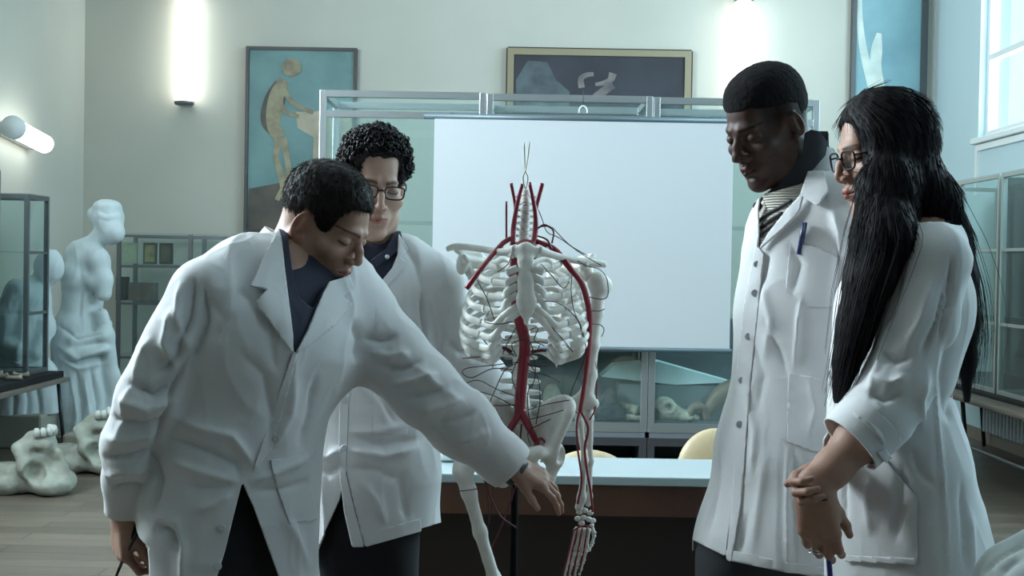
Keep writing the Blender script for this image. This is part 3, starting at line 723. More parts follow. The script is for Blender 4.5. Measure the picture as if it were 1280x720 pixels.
# ------------------------------------------------------------------ draped chair in the lower right corner
def f(s):
    c=P(1326,710,2.0); s.chain([(c+[-.06,0,-.03],.06),(c+[.05,0.02,.01],.075),(c+[.18,.02,.03],.08)],.03)
    s.chain([(c+[-.06,0,-.03],.07),(c+[-.07,0,-.35],.09)],.03); s.chain([(c+[.1,0,0],.08),(c+[.1,0,-.35],.1)],.03); s.chain([(c+[.0,0,0],.07),(c+[.0,0,-.35],.1)],.03)
c=P(1326,710,2.0)
s=Sdf(c-[.25,.2,.5],c+[.35,.2,.2],.006); f(s); V,F=s.mesh(); V=folds(V,F,[([(1226,720),(1246,700),(1262,690),(1290,678)],3,-.006),([(1250,720),(1266,705),(1279,697)],7,-.006)],.003,14)
r=empty('draped_chair',(c[0]+.05,c[1],0),'chair back draped with a pale grey coat, cut off in the lower right corner','chair')
obj('draped_coat',V,F,mat('grey_coat_cloth',(.50,.55,.54),.85,bump=.1,bscale=400),r)
MB().box((c[0]-.1,c[1]-.40,.44),(c[0]+.25,c[1]+.0,.47),.01).build('seat',M['veneer'],r)
for sx in (-.06,.22):
    for dy in (0,-.36): MB().box((c[0]+sx-.015,c[1]+dy-.015,0),(c[0]+sx+.015,c[1]+dy+.015,.44 if dy else c[2]-.2)).build('leg',M['veneer'],r)
# ------------------------------------------------------------------ plaster statues
def statue_venus():
    d=9.75; p=lambda x,y,dd=0: P(x,y,d+dd)
    c=p(105,540); r=empty('plaster_statue',(c[0],c[1],0),'large white plaster statue of a draped standing woman with bowed head, near the left corner','statue')
    s=Sdf(c+[-.5,-.4,-.12],c+[.5,.4,1.95],.011)
    # head bowed to the right, hair bun
    s.ell(p(135,272),(.115,.12,.115),.03).ell(p(140,288,-.02),(.085,.09,.11),.03).ell(p(122,268,.05),(.07,.07,.06),.03).ell(p(146,291,-.05),(.055,.06,.07),.03).ell(p(134,258),(.10,.11,.05),.03)
    s.chain([(p(128,290),.06),(p(112,312),.075)],.04)
    # torso
    s.chain([(p(106,318),.12),(p(104,345),.155),(p(103,380),.135),(p(98,408),.145),(p(98,430),.17)],.05)
    s.cone(p(94,320),p(122,325,-.1),.085,.09,.05)
    s.ell(p(118,352,-.12),(.07,.07,.065),.04)
    # near arm stump, drapery arm
    s.chain([(p(122,326,-.1),.075),(p(129,350,-.12),.068),(p(130,367,-.12),.056)],.03)
    # drapery
    s.chain([(p(97,420),.2),(p(104,470),.23),(p(108,545,-.02),.24)],.05,flat=((0,1,0),1.15))
    s.chain([(p(72,408,0),.04),(p(95,428,-.18),.045),(p(128,420,-.14),.045),(p(134,405,0),.04)],.03)
    s.chain([(p(70,418,0),.035),(p(92,440,-.2),.04),(p(130,436,-.15),.04)],.025)
    s.chain([(p(128,392,-.1),.04),(p(134,420,-.1),.05),(p(140,470,-.05),.055),(p(142,540),.06)],.04)
    V,F=s.mesh(); V=smooth(V,F,1)
    fl=[([(70,430),(95,446),(135,436)],4,.02),([(72,446),(98,462),(136,452)],4,.02),([(80,460),(90,500),(86,545)],4,-.02),([(95,462),(104,505),(100,550)],4,-.03),([(112,458),(122,505),(118,550)],4,-.025),([(125,450),(135,495),(132,550)],4,-.025),([(88,470),(97,520),(93,550)],4,.02),([(105,470),(112,520),(108,550)],4,.02),([(70,405),(98,424),(130,416)],3,-.015),([(100,330),(102,360),(99,400)],5,-.01),
        ([(120,262),(134,268),(152,264)],3,-.008),([(118,272),(134,277),(150,274)],3,-.006)]
    V=folds(V,F,fl,.004,12)
    obj('figure',V,F,M['plaster'],r)
    MB().lathe([(0,0),(.25,0),(.25,.05),(.22,.07),(.22,c[2]-.08),(.25,c[2]-.05),(.25,c[2]),(0,c[2])],(c[0],c[1],0),40).build('pedestal',mat('sand_pedestal',(.34,.34,.29),.8),r,smooth=True)
statue_venus()
def statue_two():
    d=9.45; p=lambda x,y,dd=0: P(x,y,d+dd)
    c=p(30,560); c[2]=.25; r=empty('plaster_statue',(c[0],c[1],0),'white plaster figure leaning forward behind the narrow left glass cabinet','statue')
    s=Sdf(c+[-.6,-.45,-.02],c+[.6,.45,1.75],.011)
    s.ell(p(62,334),(.10,.11,.125),.03).chain([(p(54,350),.06),(p(40,366),.09)],.04)
    s.chain([(p(34,375),.16),(p(22,410),.17),(p(18,450),.19),(p(20,500),.2),(p(25,570),.22)],.06)
    s.chain([(p(22,365,-.1),.09),(p(5,395,-.15),.075),(p(4,430,-.15),.06),(p(22,440,-.2),.05)],.04)
    s.chain([(p(48,372,.05),.08),(p(56,410),.065),(p(45,440,-.1),.055)],.04)
    s.chain([(p(30,430),.1),(p(50,470),.11),(p(58,570),.1)],.05)
    V,F=s.mesh(); V=smooth(V,F,1)
    V=folds(V,F,[([(10,460),(18,500),(14,560)],4,-.02),([(28,460),(36,500),(32,560)],4,-.02),([(44,470),(50,510),(48,560)],4,-.02),([(0,440),(25,455),(50,445)],4,.02)],.006,10)
    obj('figure',V,F,M['plaster'],r)
    MB().box((c[0]-.2,c[1]-.2,0),(c[0]+.2,c[1]+.2,c[2]),.02).build('pedestal',bpy.data.materials['sand_pedestal'],r)
statue_two()
# ------------------------------------------------------------------ oversized plaster skulls on the floor
M['skull_pl']=mat('grey_skull_plaster',(.42,.44,.38),.7,col2=(.24,.24,.2),vscale=7,bump=.1,bscale=50)
def big_skull(pc,d,lab,mir=1,sc=1,R=0):
    c=P(*pc,d); c=np.array([c[0],c[1],0]); r=empty('giant_skull_model',c,lab,'skull model','oversized skull models on the floor')
    q=lambda x,y,z: c+np.array([x*mir,y,z])*sc
    s=Sdf(q(-.42*mir,-.3,.0)-[0,0,.0],q(.42*mir,.3,.46),.009*sc)
    s.ell(q(-.22,.05,.07),(.24*sc,.2*sc,.10*sc),.05)         # low cranium lying on the floor
    s.ell(q(.10,.0,.07),(.13*sc,.17*sc,.085*sc),.05)         # brow, lowest
    s.ell(q(.0,.04,.17),(.12*sc,.16*sc,.15*sc),.05)
    s.chain([(q(.10,-.1,.08),.05*sc),(q(-.02,-.12,.17),.045*sc),(q(-.06,-.1,.27),.05*sc)],.04)
    s.ell(q(.02,-.02,.30),(.10*sc,.11*sc,.075*sc),.04)       # upper jaw, teeth up
    s.cone(q(.17,-.02,.16),q(.13,-.02,.24),.03*sc,.03*sc,.04)
    s.ell(q(.05,-.17,.15),(.062*sc,.10*sc,.07*sc),.012,True); s.ell(q(.045,-.13,.26),(.03*sc,.05*sc,.022*sc),.012,True); s.cone(q(-.03,-.2,.02),q(-.12,-.2,.13),.03*sc,.03*sc,.02,True)
    s.ell(q(.15,-.10,.20),(.035*sc,.06*sc,.05*sc),.012,True)
    s.ell(q(-.14,-.16,.19),(.07*sc,.08*sc,.07*sc),.03,True)
    V,F=s.mesh(); V=smooth(V,F,1); V=V+normals(V,F)*(.006*vnoise(V*16,4)+.003*vnoise(V*45,6))[:,None]; V[:,2]=np.maximum(V[:,2],.0)
    obj('skull',V,F,M['skull_pl'],r)
    for k in range(7):
        a=-1.3+k*.42; b=q(.02+.085*math.cos(a),-.02+.1*math.sin(a),.35)
        V,F=tube([b,b+[0,0,.03*sc],b+[0,0,.05*sc]],[.019*sc,.02*sc,.012*sc],8); obj('tooth',V,F,mat('plaster_tooth',(.55,.57,.52),.5) if 'plaster_tooth' not in bpy.data.materials else bpy.data.materials['plaster_tooth'],r)
big_skull((45,628),7.55,'oversized grey plaster skull lying teeth upward on the floor, nearest the left edge')
big_skull((120,612),8.3,'oversized grey plaster skull half hidden behind the leaning man sleeve',1,1.05)
o=MB().box((-3.12,8.9,0),(-2.86,9.15,.16),.02).build('stone_block',mat('sand_block',(.36,.33,.27),.8)); tag(o,'low sand-coloured block on the floor between statue and giant skulls','block')
# ------------------------------------------------------------------ anatomical skeleton with arteries
KD=2.80
M['stand']=mat('stand_black',(.004,.004,.005),.85,spec=.1)
M['bone']=mat('model_bone',(.84,.84,.79),.5,col2=(.70,.71,.66),vscale=30,bump=.06,bscale=120)
M['cartilage']=mat('model_cartilage',(.76,.77,.74),.5)
M['artery']=mat('red_artery',(.26,.012,.03),.38,coat=.2)
M['artery_dk']=mat('dark_artery',(.10,.010,.022),.4)
M['thin_vessel']=mat('dark_thin_vessel',(.05,.012,.02),.5)
def K(x,y,dd=0): return P(x,y,KD+dd)
base=K(646,700); SK=empty('anatomical_skeleton',(base[0],base[1],0),'headless one-armed anatomical skeleton with red arteries hanging on a black stand','skeleton')
def sk(name,V,F,m=None,**k): return obj(name,V,F,m or M['bone'],SK,**k)
def fld(name,pts,pad,vox,fn,m=None,nz=.0008,nf=60,sm=1):
    p=np.array(pts); s=Sdf(p.min(0)-pad,p.max(0)+pad,vox); fn(s); V,F=s.mesh(); V=smooth(V,F,sm) if sm else V
    if nz: V=V+normals(V,F)*(nz*vnoise(V*nf,9))[:,None]
    return sk(name,V,F,m)
# spine
def vertebra(c,up,w,h,dep,proc=True):
    up=nrm(up); f=nrm(np.array([0,-1,0])-up*up[1]*-1) if False else nrm(np.cross(np.array([1,0,0]),up)); f=f if f[1]<0 else -f; s_=np.array([1.,0,0])
    R=np.stack([s_,f,up],1)
    def fn(s):
        s.cone(c-up*h*.30,c+up*h*.30,w*.80,w*.80,.003,flat=(up,1.0))
        s.cone(c-up*h*.48,c-up*h*.42,w*.93,w*.93,.004); s.cone(c+up*h*.42,c+up*h*.48,w*.93,w*.93,.004)
        b=c-f*w*1.1
        if proc:
            for sx in (-1,1): s.chain([(b,w*.4),(b+s_*sx*w*2.1-up*h*.05,w*.28)],.006)
            s.chain([(b,w*.4),(b-f*w*1.4-up*h*.6,w*.25)],.006)
    # keep discs flat: clamp by hand
    R_=w*2.6; s=Sdf(c-[R_,R_*1.25,h*1.1],c+[R_,R_*1.25,h*.9],.0024); fn(s)
    sl,X,Y,Z=s.blk(c-R_*2,c+R_*2)
    body=np.abs((X-c[0])*up[0]+(Y-c[1])*up[1]+(Z-c[2])*up[2])-h*.5
    rad=np.sqrt((X-c[0])**2+(Y-c[1])**2+(Z-c[2])**2*0)
    mask=rad<w*1.15
    s.D[sl]=np.where(mask,np.maximum(s.D[sl],body),s.D[sl])
    V,F=s.mesh(); return V,F
sp=spline([(657,238,.035),(657,262,.02),(655,290,.03),(654,312,.06),(653,350,.09),(652,400,.10),(651,440,.075),(650,475,.045),(652,505,.035),(656,527,.05)],10)
L=np.concatenate([[0],np.cumsum(np.linalg.norm(np.diff(sp[:,:2],axis=0),axis=1))])
def at(sy): return np.array([np.interp(sy,L,sp[:,i]) for i in range(3)])
cur=0; kinds=[('cervical_vertebra',7,9.2,.0105),('thoracic_vertebra',12,11.9,.0135),('lumbar_vertebra',5,15.5,.019)]
tv=[]
tot=7*9.2+12*11.9+5*15.5; scl=L[-1]/tot
for (nm,n,step,w_) in kinds:
    for i in range(n):
        a=at(cur*scl); b2=at((cur+step)*scl); ca=K(*a[:2],a[2]); cb=K(*b2[:2],b2[2]); h=np.linalg.norm(ca-cb); c=(ca+cb)/2
        V,F=vertebra(c,ca-cb,w_*(1+.02*i),h*.80,0); sk(nm,V,F)
        V,F=tube([cb-(ca-cb)*.10,cb+(ca-cb)*.10],w_*.86,14); sk('spinal_disc',V,F,M['cartilage'],smooth=False)
        if nm[0]=='t': tv.append(c)
        cur+=step
# white neck block below the cervical spine (upper windpipe)
# sternum
def fn(s):
    s.chain([(K(657,314,-.075),.020),(K(657,326,-.082),.017)],.01,flat=((0,1,0),2.0))
    s.chain([(K(645,315,-.07),.011),(K(670,315,-.07),.011)],.012,flat=((0,1,0),1.3))
    s.chain([(K(657,330,-.085),.0145),(K(657,352,-.095),.0155),(K(658,376,-.098),.0195),(K(658,387,-.098),.017)],.012,flat=((0,1,0),2.2))
    s.chain([(K(658,390,-.096),.009),(K(658,404,-.092),.005)],.008)
fld('sternum',[K(635,305,-.07),K(680,408,-.1)],.03,.0025,fn)
# ribs
Wd=[30,46,57,65,71,76,79,80,78,74,60,40]; yf=[318,335,353,371,388,405,420,434,444,450,0,0]; ys=[323,336,347,358,369,379,385]
for side in (-1,1):
    for i in range(12):
        yb=304+i*12.2; W=Wd[i]*(1.0 if side<0 else .99); X=lambda k: 656+side*k*W
        if i<10:
            dz=max(yf[i]-yb,8); fr=-.085 if i<7 else -.085+.012*(i-6)
            q=[(655+side*9,yb,.085),(X(.5),yb-3,.118 if i>1 else .09),(X(.90),yb+dz*.30,.07),(X(1.0),yb+dz*.55,.015),(X(.93),yb+dz*.8,-.04),(X(.70),yb+dz*.97,fr+.02)]
            if i==0: q=[(655+side*9,yb,.065),(X(.6),yb-5,.07),(X(1.0),yb+2,.02),(X(.95),yb+9,-.03),(X(.66),yb+13,-.06)]
            pts=spline([K(*a) for a in q],7); n=len(pts); t=np.linspace(0,1,n)
            V,F=tube(pts,.0034+.0014*t,10,r2=.0052+.0030*t**.7,up=(0,0,1)); sk('rib',V,F)
            e=q[-1]
            if i==0: cq=[e,(656+side*14,319,-.075)]
            elif i<5: cq=[e,(X(.42),yf[i]+1,fr),(656+side*22,ys[i]+3+i*1.2,-.092),(656+side*9,ys[i]-1,-.092)]
            elif i<7: cq=[e,(X(.52),yf[i]+2,fr-.002),(X(.36),yf[i]-9-3*(i-5),-.092),(656+side*20,ys[i]+11+3*(i-5),-.096),(656+side*(8 if i==5 else 5),ys[i]+3,-.095)]
            else:
                pj=i-6; cq=[e,(X(.55),yf[i]+1,fr-.01),(X(.42)-side*0,yf[i]-10-2*pj,-.078+.008*(i-7)),(656+side*(26+6*pj),406+7*pj,-.088+.004*pj)]
            pts=spline([K(*a) for a in cq],6); n=len(pts)
            pts=np.vstack([pts[0]+(pts[0]-pts[1])*.8,pts]); V,F=tube(pts,.0044,10,r2=.0080,up=(0,0,1)); sk('costal_cartilage',V,F)
        else:
            q=[(655+side*9,yb,.08),(X(.55),yb+2,.10),(X(.95),yb+14,.06),(X(1.0),yb+20,.03)]
            pts=spline([K(*a) for a in q],7); V,F=tube(pts,np.linspace(.004,.002,len(pts)),8,r2=np.linspace(.0065,.003,len(pts)),up=(0,0,1)); sk('rib',V,F)
# clavicles
for q in ([(559,311,.03,.006),(572,308,.02,.008),(600,311,-.015,.0075),(625,315,-.045,.008),(645,312,-.07,.0115)],[(757,331,.03,.0065),(742,329,.02,.009),(718,325,-.015,.0075),(692,319,-.045,.008),(672,312,-.07,.0115)]):
    a=np.array(q); s_=spline(np.c_[np.array([K(*b[:3]) for b in a]),a[:,3]],8); V,F=tube(s_[:,:3],s_[:,3],12); sk('clavicle',V,F)
# scapulae
for sx,sy in ((-1,0),(1,9)):
    c=lambda x,y,dd: K(656+sx*(656-x),y+sy,dd)
    def fn(s):
        for a,b,cc in (((578,324,.05),(626,330,.14),(612,395,.13)),):
            A,B,C=c(*a),c(*b),c(*cc)
            s.chain([(A,.008),(B,.005),(C,.006),(A,.008)],.006)
            for t in np.linspace(.1,.9,7):
                s.cone(A*(1-t)+C*t,B*(1-t)+C*t,.0045,.004,.012)
        s.chain([(c(624,336,.145),.005),(c(598,318,.10),.007),(c(572,312,.045),.009)],.01)
        s.chain([(c(584,324,.04),.008),(c(580,321,.0),.007)],.01)
        s.ell(c(577,332,.045),(.012,.016,.021),.01)
    fld('scapula',[c(565,305,0),c(635,400,.16)],.025,.003,fn)
# humerus stump socket etc: the photo's left shoulder has no arm; the right one has
def fn(s):
    s.ball(K(747,352,.04),.0235,.01).ball(K(756,358,.045),.017,.015)
    s.chain([(K(749,362,.04),.018),(K(746,390,.035),.0125),(K(742,430,.03),.0115),(K(738,470,.025),.0125),(K(733,495,.02),.017)],.015)
    s.chain([(K(716,505,.02),.012),(K(742,505,.02),.012)],.012); s.ell(K(729,500,.02),(.026,.012,.014),.012)
fld('humerus',[K(705,335,.0),K(775,515,.08)],.03,.003,fn)
def fn(s): s.chain([(K(722,514,.018),.011),(K(725,530,.018),.0075),(K(731,575,.015),.0068),(K(727,622,.01),.009),(K(724,634,.01),.010)],.01)
fld('radius',[K(715,505,0),K(735,640,.03)],.02,.0025,fn)
def fn(s): s.chain([(K(735,506,.035),.012),(K(736,522,.03),.0095),(K(738,575,.025),.0058),(K(737,620,.018),.0055),(K(735,630,.016),.0065)],.01)
fld('ulna',[K(728,500,.0),K(745,636,.04)],.02,.0025,fn)
carp=[(724,640),(731,638),(738,641),(722,648),(729,647),(736,649),(741,651),(727,654)]
V_=[];mb=MB()
hb=empty
def bonelet(a,b,r):
    pts=[a,a+(b-a)*.12,a+(b-a)*.3,a+(b-a)*.7,a+(b-a)*.88,b]; return tube(pts,[r*.7,r*1.15,r*.72,r*.68,r*1.1,r*.6],8)
for j,(x,y) in enumerate(carp):
    s=Sdf(K(x,y,.01)-.014,K(x,y,.01)+.014,.0022); s.ell(K(x,y,.01),(.0075,.006,.0062),.004); V,F=s.mesh(); V=V+normals(V,F)*(.001*vnoise(V*180,j))[:,None]; sk('carpal_bone',V,F)
fing=[((721,659),(714,687),(710,702),(707,713),(706,721)),((726,660),(719,690),(714,708),(711,721),(709,730)),((731,660),(726,690),(721,708),(718,720),(716,729)),((736,659),(733,687),(729,702),(726,712),(724,719))]
for f in fing:
    for j in range(4): V,F=bonelet(K(*f[j],.008+.004*j),K(*f[j+1],.008+.004*(j+1)),.0052-.0007*j); sk(['metacarpal_bone','finger_bone','finger_bone','finger_bone'][j],V,F)
th=((739,655),(743,668),(740,680),(736,689))
for j in range(3): V,F=bonelet(K(*th[j],-.005),K(*th[j+1],-.012),.0055-.0008*j); sk(['metacarpal_bone','finger_bone','finger_bone'][j],V,F)
# pelvis, sacrum
def wing(sx):
    X=lambda x: 656+sx*(x-656)
    def fn(s):
        top=spline([(663,528,.085),(675,513,.07),(690,504,.045),(703,500,.0),(711,503,-.03),(712,514,-.05),(703,535,-.05)],3)
        low=spline([(662,554,.075),(667,560,.055),(673,563,.035),(679,565,.01),(686,564,-.01),(690,562,-.025),(694,560,-.035)],3)
        for i in range(len(top)):
            A=K(X(top[i][0]),top[i][1],top[i][2]); B=K(X(low[i][0]),low[i][1],low[i][2]); s.cone(A,B,.005,.0065,.010)
            if i<len(top)-1:
                A2=K(X(top[i+1][0]),top[i+1][1],top[i+1][2]); B2=K(X(low[i+1][0]),low[i+1][1],low[i+1][2])
                s.cone(A,A2,.0085,.0085,.01); pass
        s.ell(K(X(692),568,.0),(.028,.028,.028),.02); s.ball(K(X(704),570,-.015),.019,.006,True)
        s.chain([(K(X(690),566,-.02),.012),(K(X(674),565,-.055),.011),(K(X(661),567,-.06),.0135)],.015)
        s.chain([(K(X(662),570,-.06),.010),(K(X(672),590,-.03),.009),(K(X(684),600,.01),.014),(K(X(694),580,.01),.014)],.014)
    fld('hip_bone',[K(X(650),498,-.08),K(X(720),605,.09)],.03,.0032,fn)
wing(1); wing(-1)
def fn(s):
    s.chain([(K(656,532,.06),.026),(K(656,552,.085),.02),(K(656,575,.09),.011),(K(656,588,.07),.006)],.02); s.chain([(K(636,532,.07),.018),(K(676,532,.07),.018)],.02)
fld('sacrum',[K(625,520,.03),K(685,592,.12)],.03,.0035,fn)
# femur (photo left)
def fn(s):
    s.ball(K(618,566,-.0),.0225,.01); s.chain([(K(616,567,0),.014),(K(585,581,.0),.017)],.015)
    s.chain([(K(577,576,.0),.0165),(K(578,590,0),.019),(K(586,615,0),.0155),(K(600,665,0),.0135),(K(618,725,.0),.014),(K(640,800,.0),.015),(K(650,840,.0),.022)],.015)
    s.ell(K(646,850,0),(.038,.03,.026),.02)
fld('femur',[K(560,555,-.02),K(670,865,.02)],.04,.0035,fn)
# tibia + fibula continue below the frame
V,F=tube(spline([K(650,872),K(652,900),K(655,1000),K(660,1085)],4),[.026]*2+[.016]*9+[.014]*0+[.018]*2 if False else .016,10); 
sk('tibia',V,F)
# arteries
def art(pts,r,name='artery',m=None,n=10,label=None):
    a=[K(*p) for p in pts]; r=np.asarray(r,float); 
    if r.ndim==0: q=spline(a,8); V,F=tube(q,float(r),n)
    else: q=spline(np.c_[np.array(a),r],8); V,F=tube(q[:,:3],q[:,3],n)
    o=sk(name,V,F,m or M['artery']); return o
art([(644,328,-.03),(644,360,-.03),(650,400,-.02),(656,430,.0),(653,470,.0),(650,500,.0),(649,517,.0)],[.013,.0135,.0135,.013,.0125,.012,.011],'aorta')
art([(668,322,-.02),(664,308,-.03),(654,306,-.03),(646,314,-.03),(644,335,-.03)],.0115,'aorta')
art([(650,513,.0),(644,526,.0),(635,540,.0),(628,556,.01),(624,575,.02)],[.0095,.008,.0075,.006,.005],'iliac_artery')
art([(651,513,.0),(659,530,.0),(667,545,.0),(672,556,.0)],[.0095,.008,.0075,.006],'iliac_artery')
art([(641.5,306,-.03),(642,285,-.01),(646,258,0),(653,230,.005)],[.0062,.006,.0048,.004],'carotid_artery')
art([(664,310,-.03),(669,290,-.01),(669,265,0),(662,228,.005)],[.0062,.0065,.005,.0038],'carotid_artery')
art([(645,268,.0),(643,250,.01),(639,229,.01)],[.004,.0035,.004],'carotid_artery')
art([(669,266,.0),(672,252,.01),(678,229,.01)],[.004,.0045,.005],'carotid_artery')
art([(633,298,-.01),(633,252,.01)],.0024,'neck_artery')
art([(643,296,-.02),(630,303,-.03),(616,318,-.05),(600,338,-.085),(583,361,-.09)],[.005,.0055,.005,.0052,.0058],'subclavian_artery')
art([(667,300,-.01),(680,306,-.02),(692,312,-.025),(704,324,-.03),(714,337,-.03),(726,352,-.02),(733,372,-.01),(737,395,-.005),(736,430,-.005),(733,460,-.005),(729,490,-.01),(725,514,-.015)],[.005,.007,.008,.0075,.007,.0068,.0068,.0068,.006,.0055,.005,.0045],'brachial_artery')
art([(725,512,-.015),(721,530,-.015),(722,560,-.01),(727,600,-.008),(722,630,-.01)],.0024,'radial_artery')
art([(726,514,-.015),(735,535,-.01),(731,560,-.005),(734,590,-.005),(738,612,-.005),(741,640,-.01)],.0028,'ulnar_artery')
art([(744,450,.02),(746,480,.02),(744,510,.01),(737,525,-.0)],.0018,'arm_artery')
art([(716,664,-.004),(722,660,-.01),(732,657,-.012),(739,660,-.008)],.0018,'palm_artery')
for (a,b,c) in (((717,664),(711,690),(704,718)),((722,661),(715,690),(709,725)),((728,659),(722,690),(716,722)),((734,659),(730,688),(724,716))): art([(*a,-.006),(*b,-.003),(*c,.0)],.0016,'finger_artery')
art([(640,440,-.0),(628,434,0),(614,433,.01)],[.004,.0035,.002],'renal_artery',M['artery_dk']); art([(664,440,.0),(678,438,0),(690,440,.01)],[.004,.0035,.002],'renal_artery',M['artery_dk'])
art([(672,556,.0),(676,566,.005),(682,556,-.01),(676,548,0),(670,556,-.01),(668,565,.0)],.003,'pelvic_artery'); art([(672,552,-.0),(665,562,-.01),(672,568,-.01),(680,562,.0)],.0025,'pelvic_artery')
# wandering side branches seen on the photo: thin dark wires
rs=random.Random(11)
TV=[ [(652,452,0),(620,456,-.03),(585,460,-.06),(578,466,-.06),(590,472,-.05),(615,461,-.04),(640,462,-.01)],
 [(650,452,0),(632,462,-.02),(620,485,-.05),(610,512,-.06),(618,535,-.05),(630,545,-.02)],
 [(648,497,0),(620,486,-.03),(600,476,-.06),(585,478,-.07),(575,488,-.06)],
 [(646,510,0),(620,496,-.03),(600,490,-.06),(592,494,-.06)],
 [(644,506,0),(620,507,-.03),(600,505,-.06)],
 [(640,448,0),(610,446,-.04),(578,448,-.05)],
 [(655,440,0),(668,450,-.02),(668,475,-.03),(660,490,-.02),(661,520,-.01),(668,540,0)],
 [(657,450,0),(672,470,-.02),(675,500,-.03),(670,530,-.01)],
 [(663,524,0),(690,517,-.04),(712,510,-.05)],[(661,512,0),(685,505,-.04),(712,500,-.05)],
 [(654,455,0),(680,458,-.03),(696,452,.0)],[(655,462,0),(685,470,-.02),(700,478,.02)],
 [(640,420,0),(632,436,-.02),(645,445,-.02),(640,430,-.03),(660,425,-.03),(668,440,-.01),(676,430,-.02)],
 [(655,415,-.02),(672,410,-.04),(668,425,-.03),(680,432,-.02)],
 [(645,410,-.02),(634,425,-.03),(622,420,-.03),(612,425,-.02)],
 [(662,428,-.02),(680,428,-.03),(694,436,-.02),(712,455,0)],
 [(676,283,-.0),(686,283,-.02),(692,290,-.03),(690,304,-.04)],[(669,288,0),(680,281,-.02),(690,286,-.02)],[(672,295,-.02),(684,300,-.03),(690,312,-.04)],
 [(673,262,0),(678,275,-.02),(684,290,-.03),(700,298,-.02),(728,318,0),(752,332,.0)],[(690,284,-.02),(712,306,.0),(735,320,.0)],
 [(722,326,-.03),(735,333,-.02),(748,336,-.01),(757,345,-.0),(760,358,0),(759,371,0),(750,374,-.01),(736,371,-.01)],
 [(738,388,-.01),(748,389,-.01),(756,386,0)],[(738,405,-.01),(750,406,0),(755,412,0),(752,421,.0)],
 [(715,342,-.05),(714,365,-.06),(718,390,-.06),(727,410,-.05),(732,440,-.03),(722,470,-.01),(714,490,-.01),(712,505,0),(722,517,0)],
 [(640,316,-.08),(635,330,-.1),(622,340,-.1)],[(676,330,-.09),(690,345,-.10),(704,360,-.10),(712,352,-.08)],
 [(680,376,-.1),(700,380,-.1),(722,400,-.07),(730,430,-.03)],[(676,395,-.09),(700,420,-.09),(716,440,-.05)],
 [(600,420,-.07),(615,436,-.05),(630,442,-.02)],[(596,350,-.08),(608,372,-.1),(618,400,-.1)],[(612,388,-.1),(606,402,-.1),(625,405,-.1),(640,402,-.1)],
 [(566,615,-.02),(583,613,-.03),(597,611,-.03)],
 [(610,578,.0),(609,610,.0),(611,650,.0),(606,680,.0)],[(612,575,.01),(616,615,.01),(612,655,.01)],[(634,590,.0),(640,610,.0),(640,625,.0)],
 [(600,585,0),(622,640,0),(645,660,0)],[(650,590,.03),(630,650,.03),(612,690,.02)],[(628,548,.0),(636,575,.0),(645,590,.0)],
 [(652,440,0),(640,470,-.03),(648,500,-.02),(640,540,-.01),(646,560,0)],[(652,530,0),(650,555,0),(654,565,0)],
 [(664,560,-.01),(660,540,-.03),(676,530,-.04),(688,524,-.04)]]
for j,q in enumerate(TV):
    red=j in (35,36,37,40,16,17,18); art(q,.0021 if red else .0011,'thin_vessel',M['artery_dk'] if red else M['thin_vessel'],6)
# wire hook and stand
wm=mat('steel_wire',(.32,.31,.22),.35,.7)
V,F=tube(spline([K(655.5,178,.03),K(656,200,.035),K(657,214,.035),K(660,222,.035),K(657,236,.035),K(654,222,.03),K(657,212,.03),K(660,195,.03),K(662,177,.03)],6),.0014,6); sk('wire_hook',V,F,wm)
mb=MB(); V,F=tube([[K(644,590,.06)[0],K(644,590,.06)[1],z] for z in (.06,K(644,575,.06)[2])],.0085,14); sk('stand_pole',V,F,M['stand'])
c=K(644,700,.06)
for k in range(4):
    a=k*PI/2+.4; V,F=tube([(c[0],c[1],.07),(c[0]+.14*math.cos(a),c[1]+.14*math.sin(a),.055),(c[0]+.28*math.cos(a),c[1]+.28*math.sin(a),.03)],.012,10); o=sk('stand_leg',V,F,M['black'])
    V,F=tube([(c[0]+.28*math.cos(a),c[1]+.28*math.sin(a)-.01,.025),(c[0]+.28*math.cos(a),c[1]+.28*math.sin(a)+.01,.025)],.025,14); obj('caster',V,F,M['black'],o)
V,F=tube([K(644,582,.06),K(656,582,.085)],.006,8); sk('stand_bracket',V,F,M['black'])
# ------------------------------------------------------------------ people: heads, hands, clothes
def skin(name,col,dark):
    return mat(name,col,.5,col2=dark,vscale=25,bump=.08,bscale=350,attr='tint',sss=.15,spec=.35)
def headframe(c,yaw,pitch,roll=0):
    y=math.radians(yaw); f=np.array([math.sin(y),-math.cos(y),0]); r=np.array([-math.cos(y),-math.sin(y),0]); u=np.array([0,0,1.])
    p=math.radians(pitch); f2=f*math.cos(p)-u*math.sin(p); u2=u*math.cos(p)+f*math.sin(p)
    q=math.radians(roll); r3=r*math.cos(q)+u2*math.sin(q); u3=u2*math.cos(q)-r*math.sin(q)
    return np.stack([r3,f2,u3],1), np.array(c,float)
CRAN=((0,-.016,.043),(.0755,.098,.083))
def cran(p,off=0,C=None):
    C=C or CRAN; c=np.array(C[0]); r=np.array(C[1])+off; q=[(p[i]-c[i])/r[i] for i in range(3)]; k0=np.sqrt(q[0]**2+q[1]**2+q[2]**2); k1=np.sqrt((q[0]/r[0])**2+(q[1]/r[1])**2+(q[2]/r[2])**2)+1e-9
    return k0*(k0-1)/k1
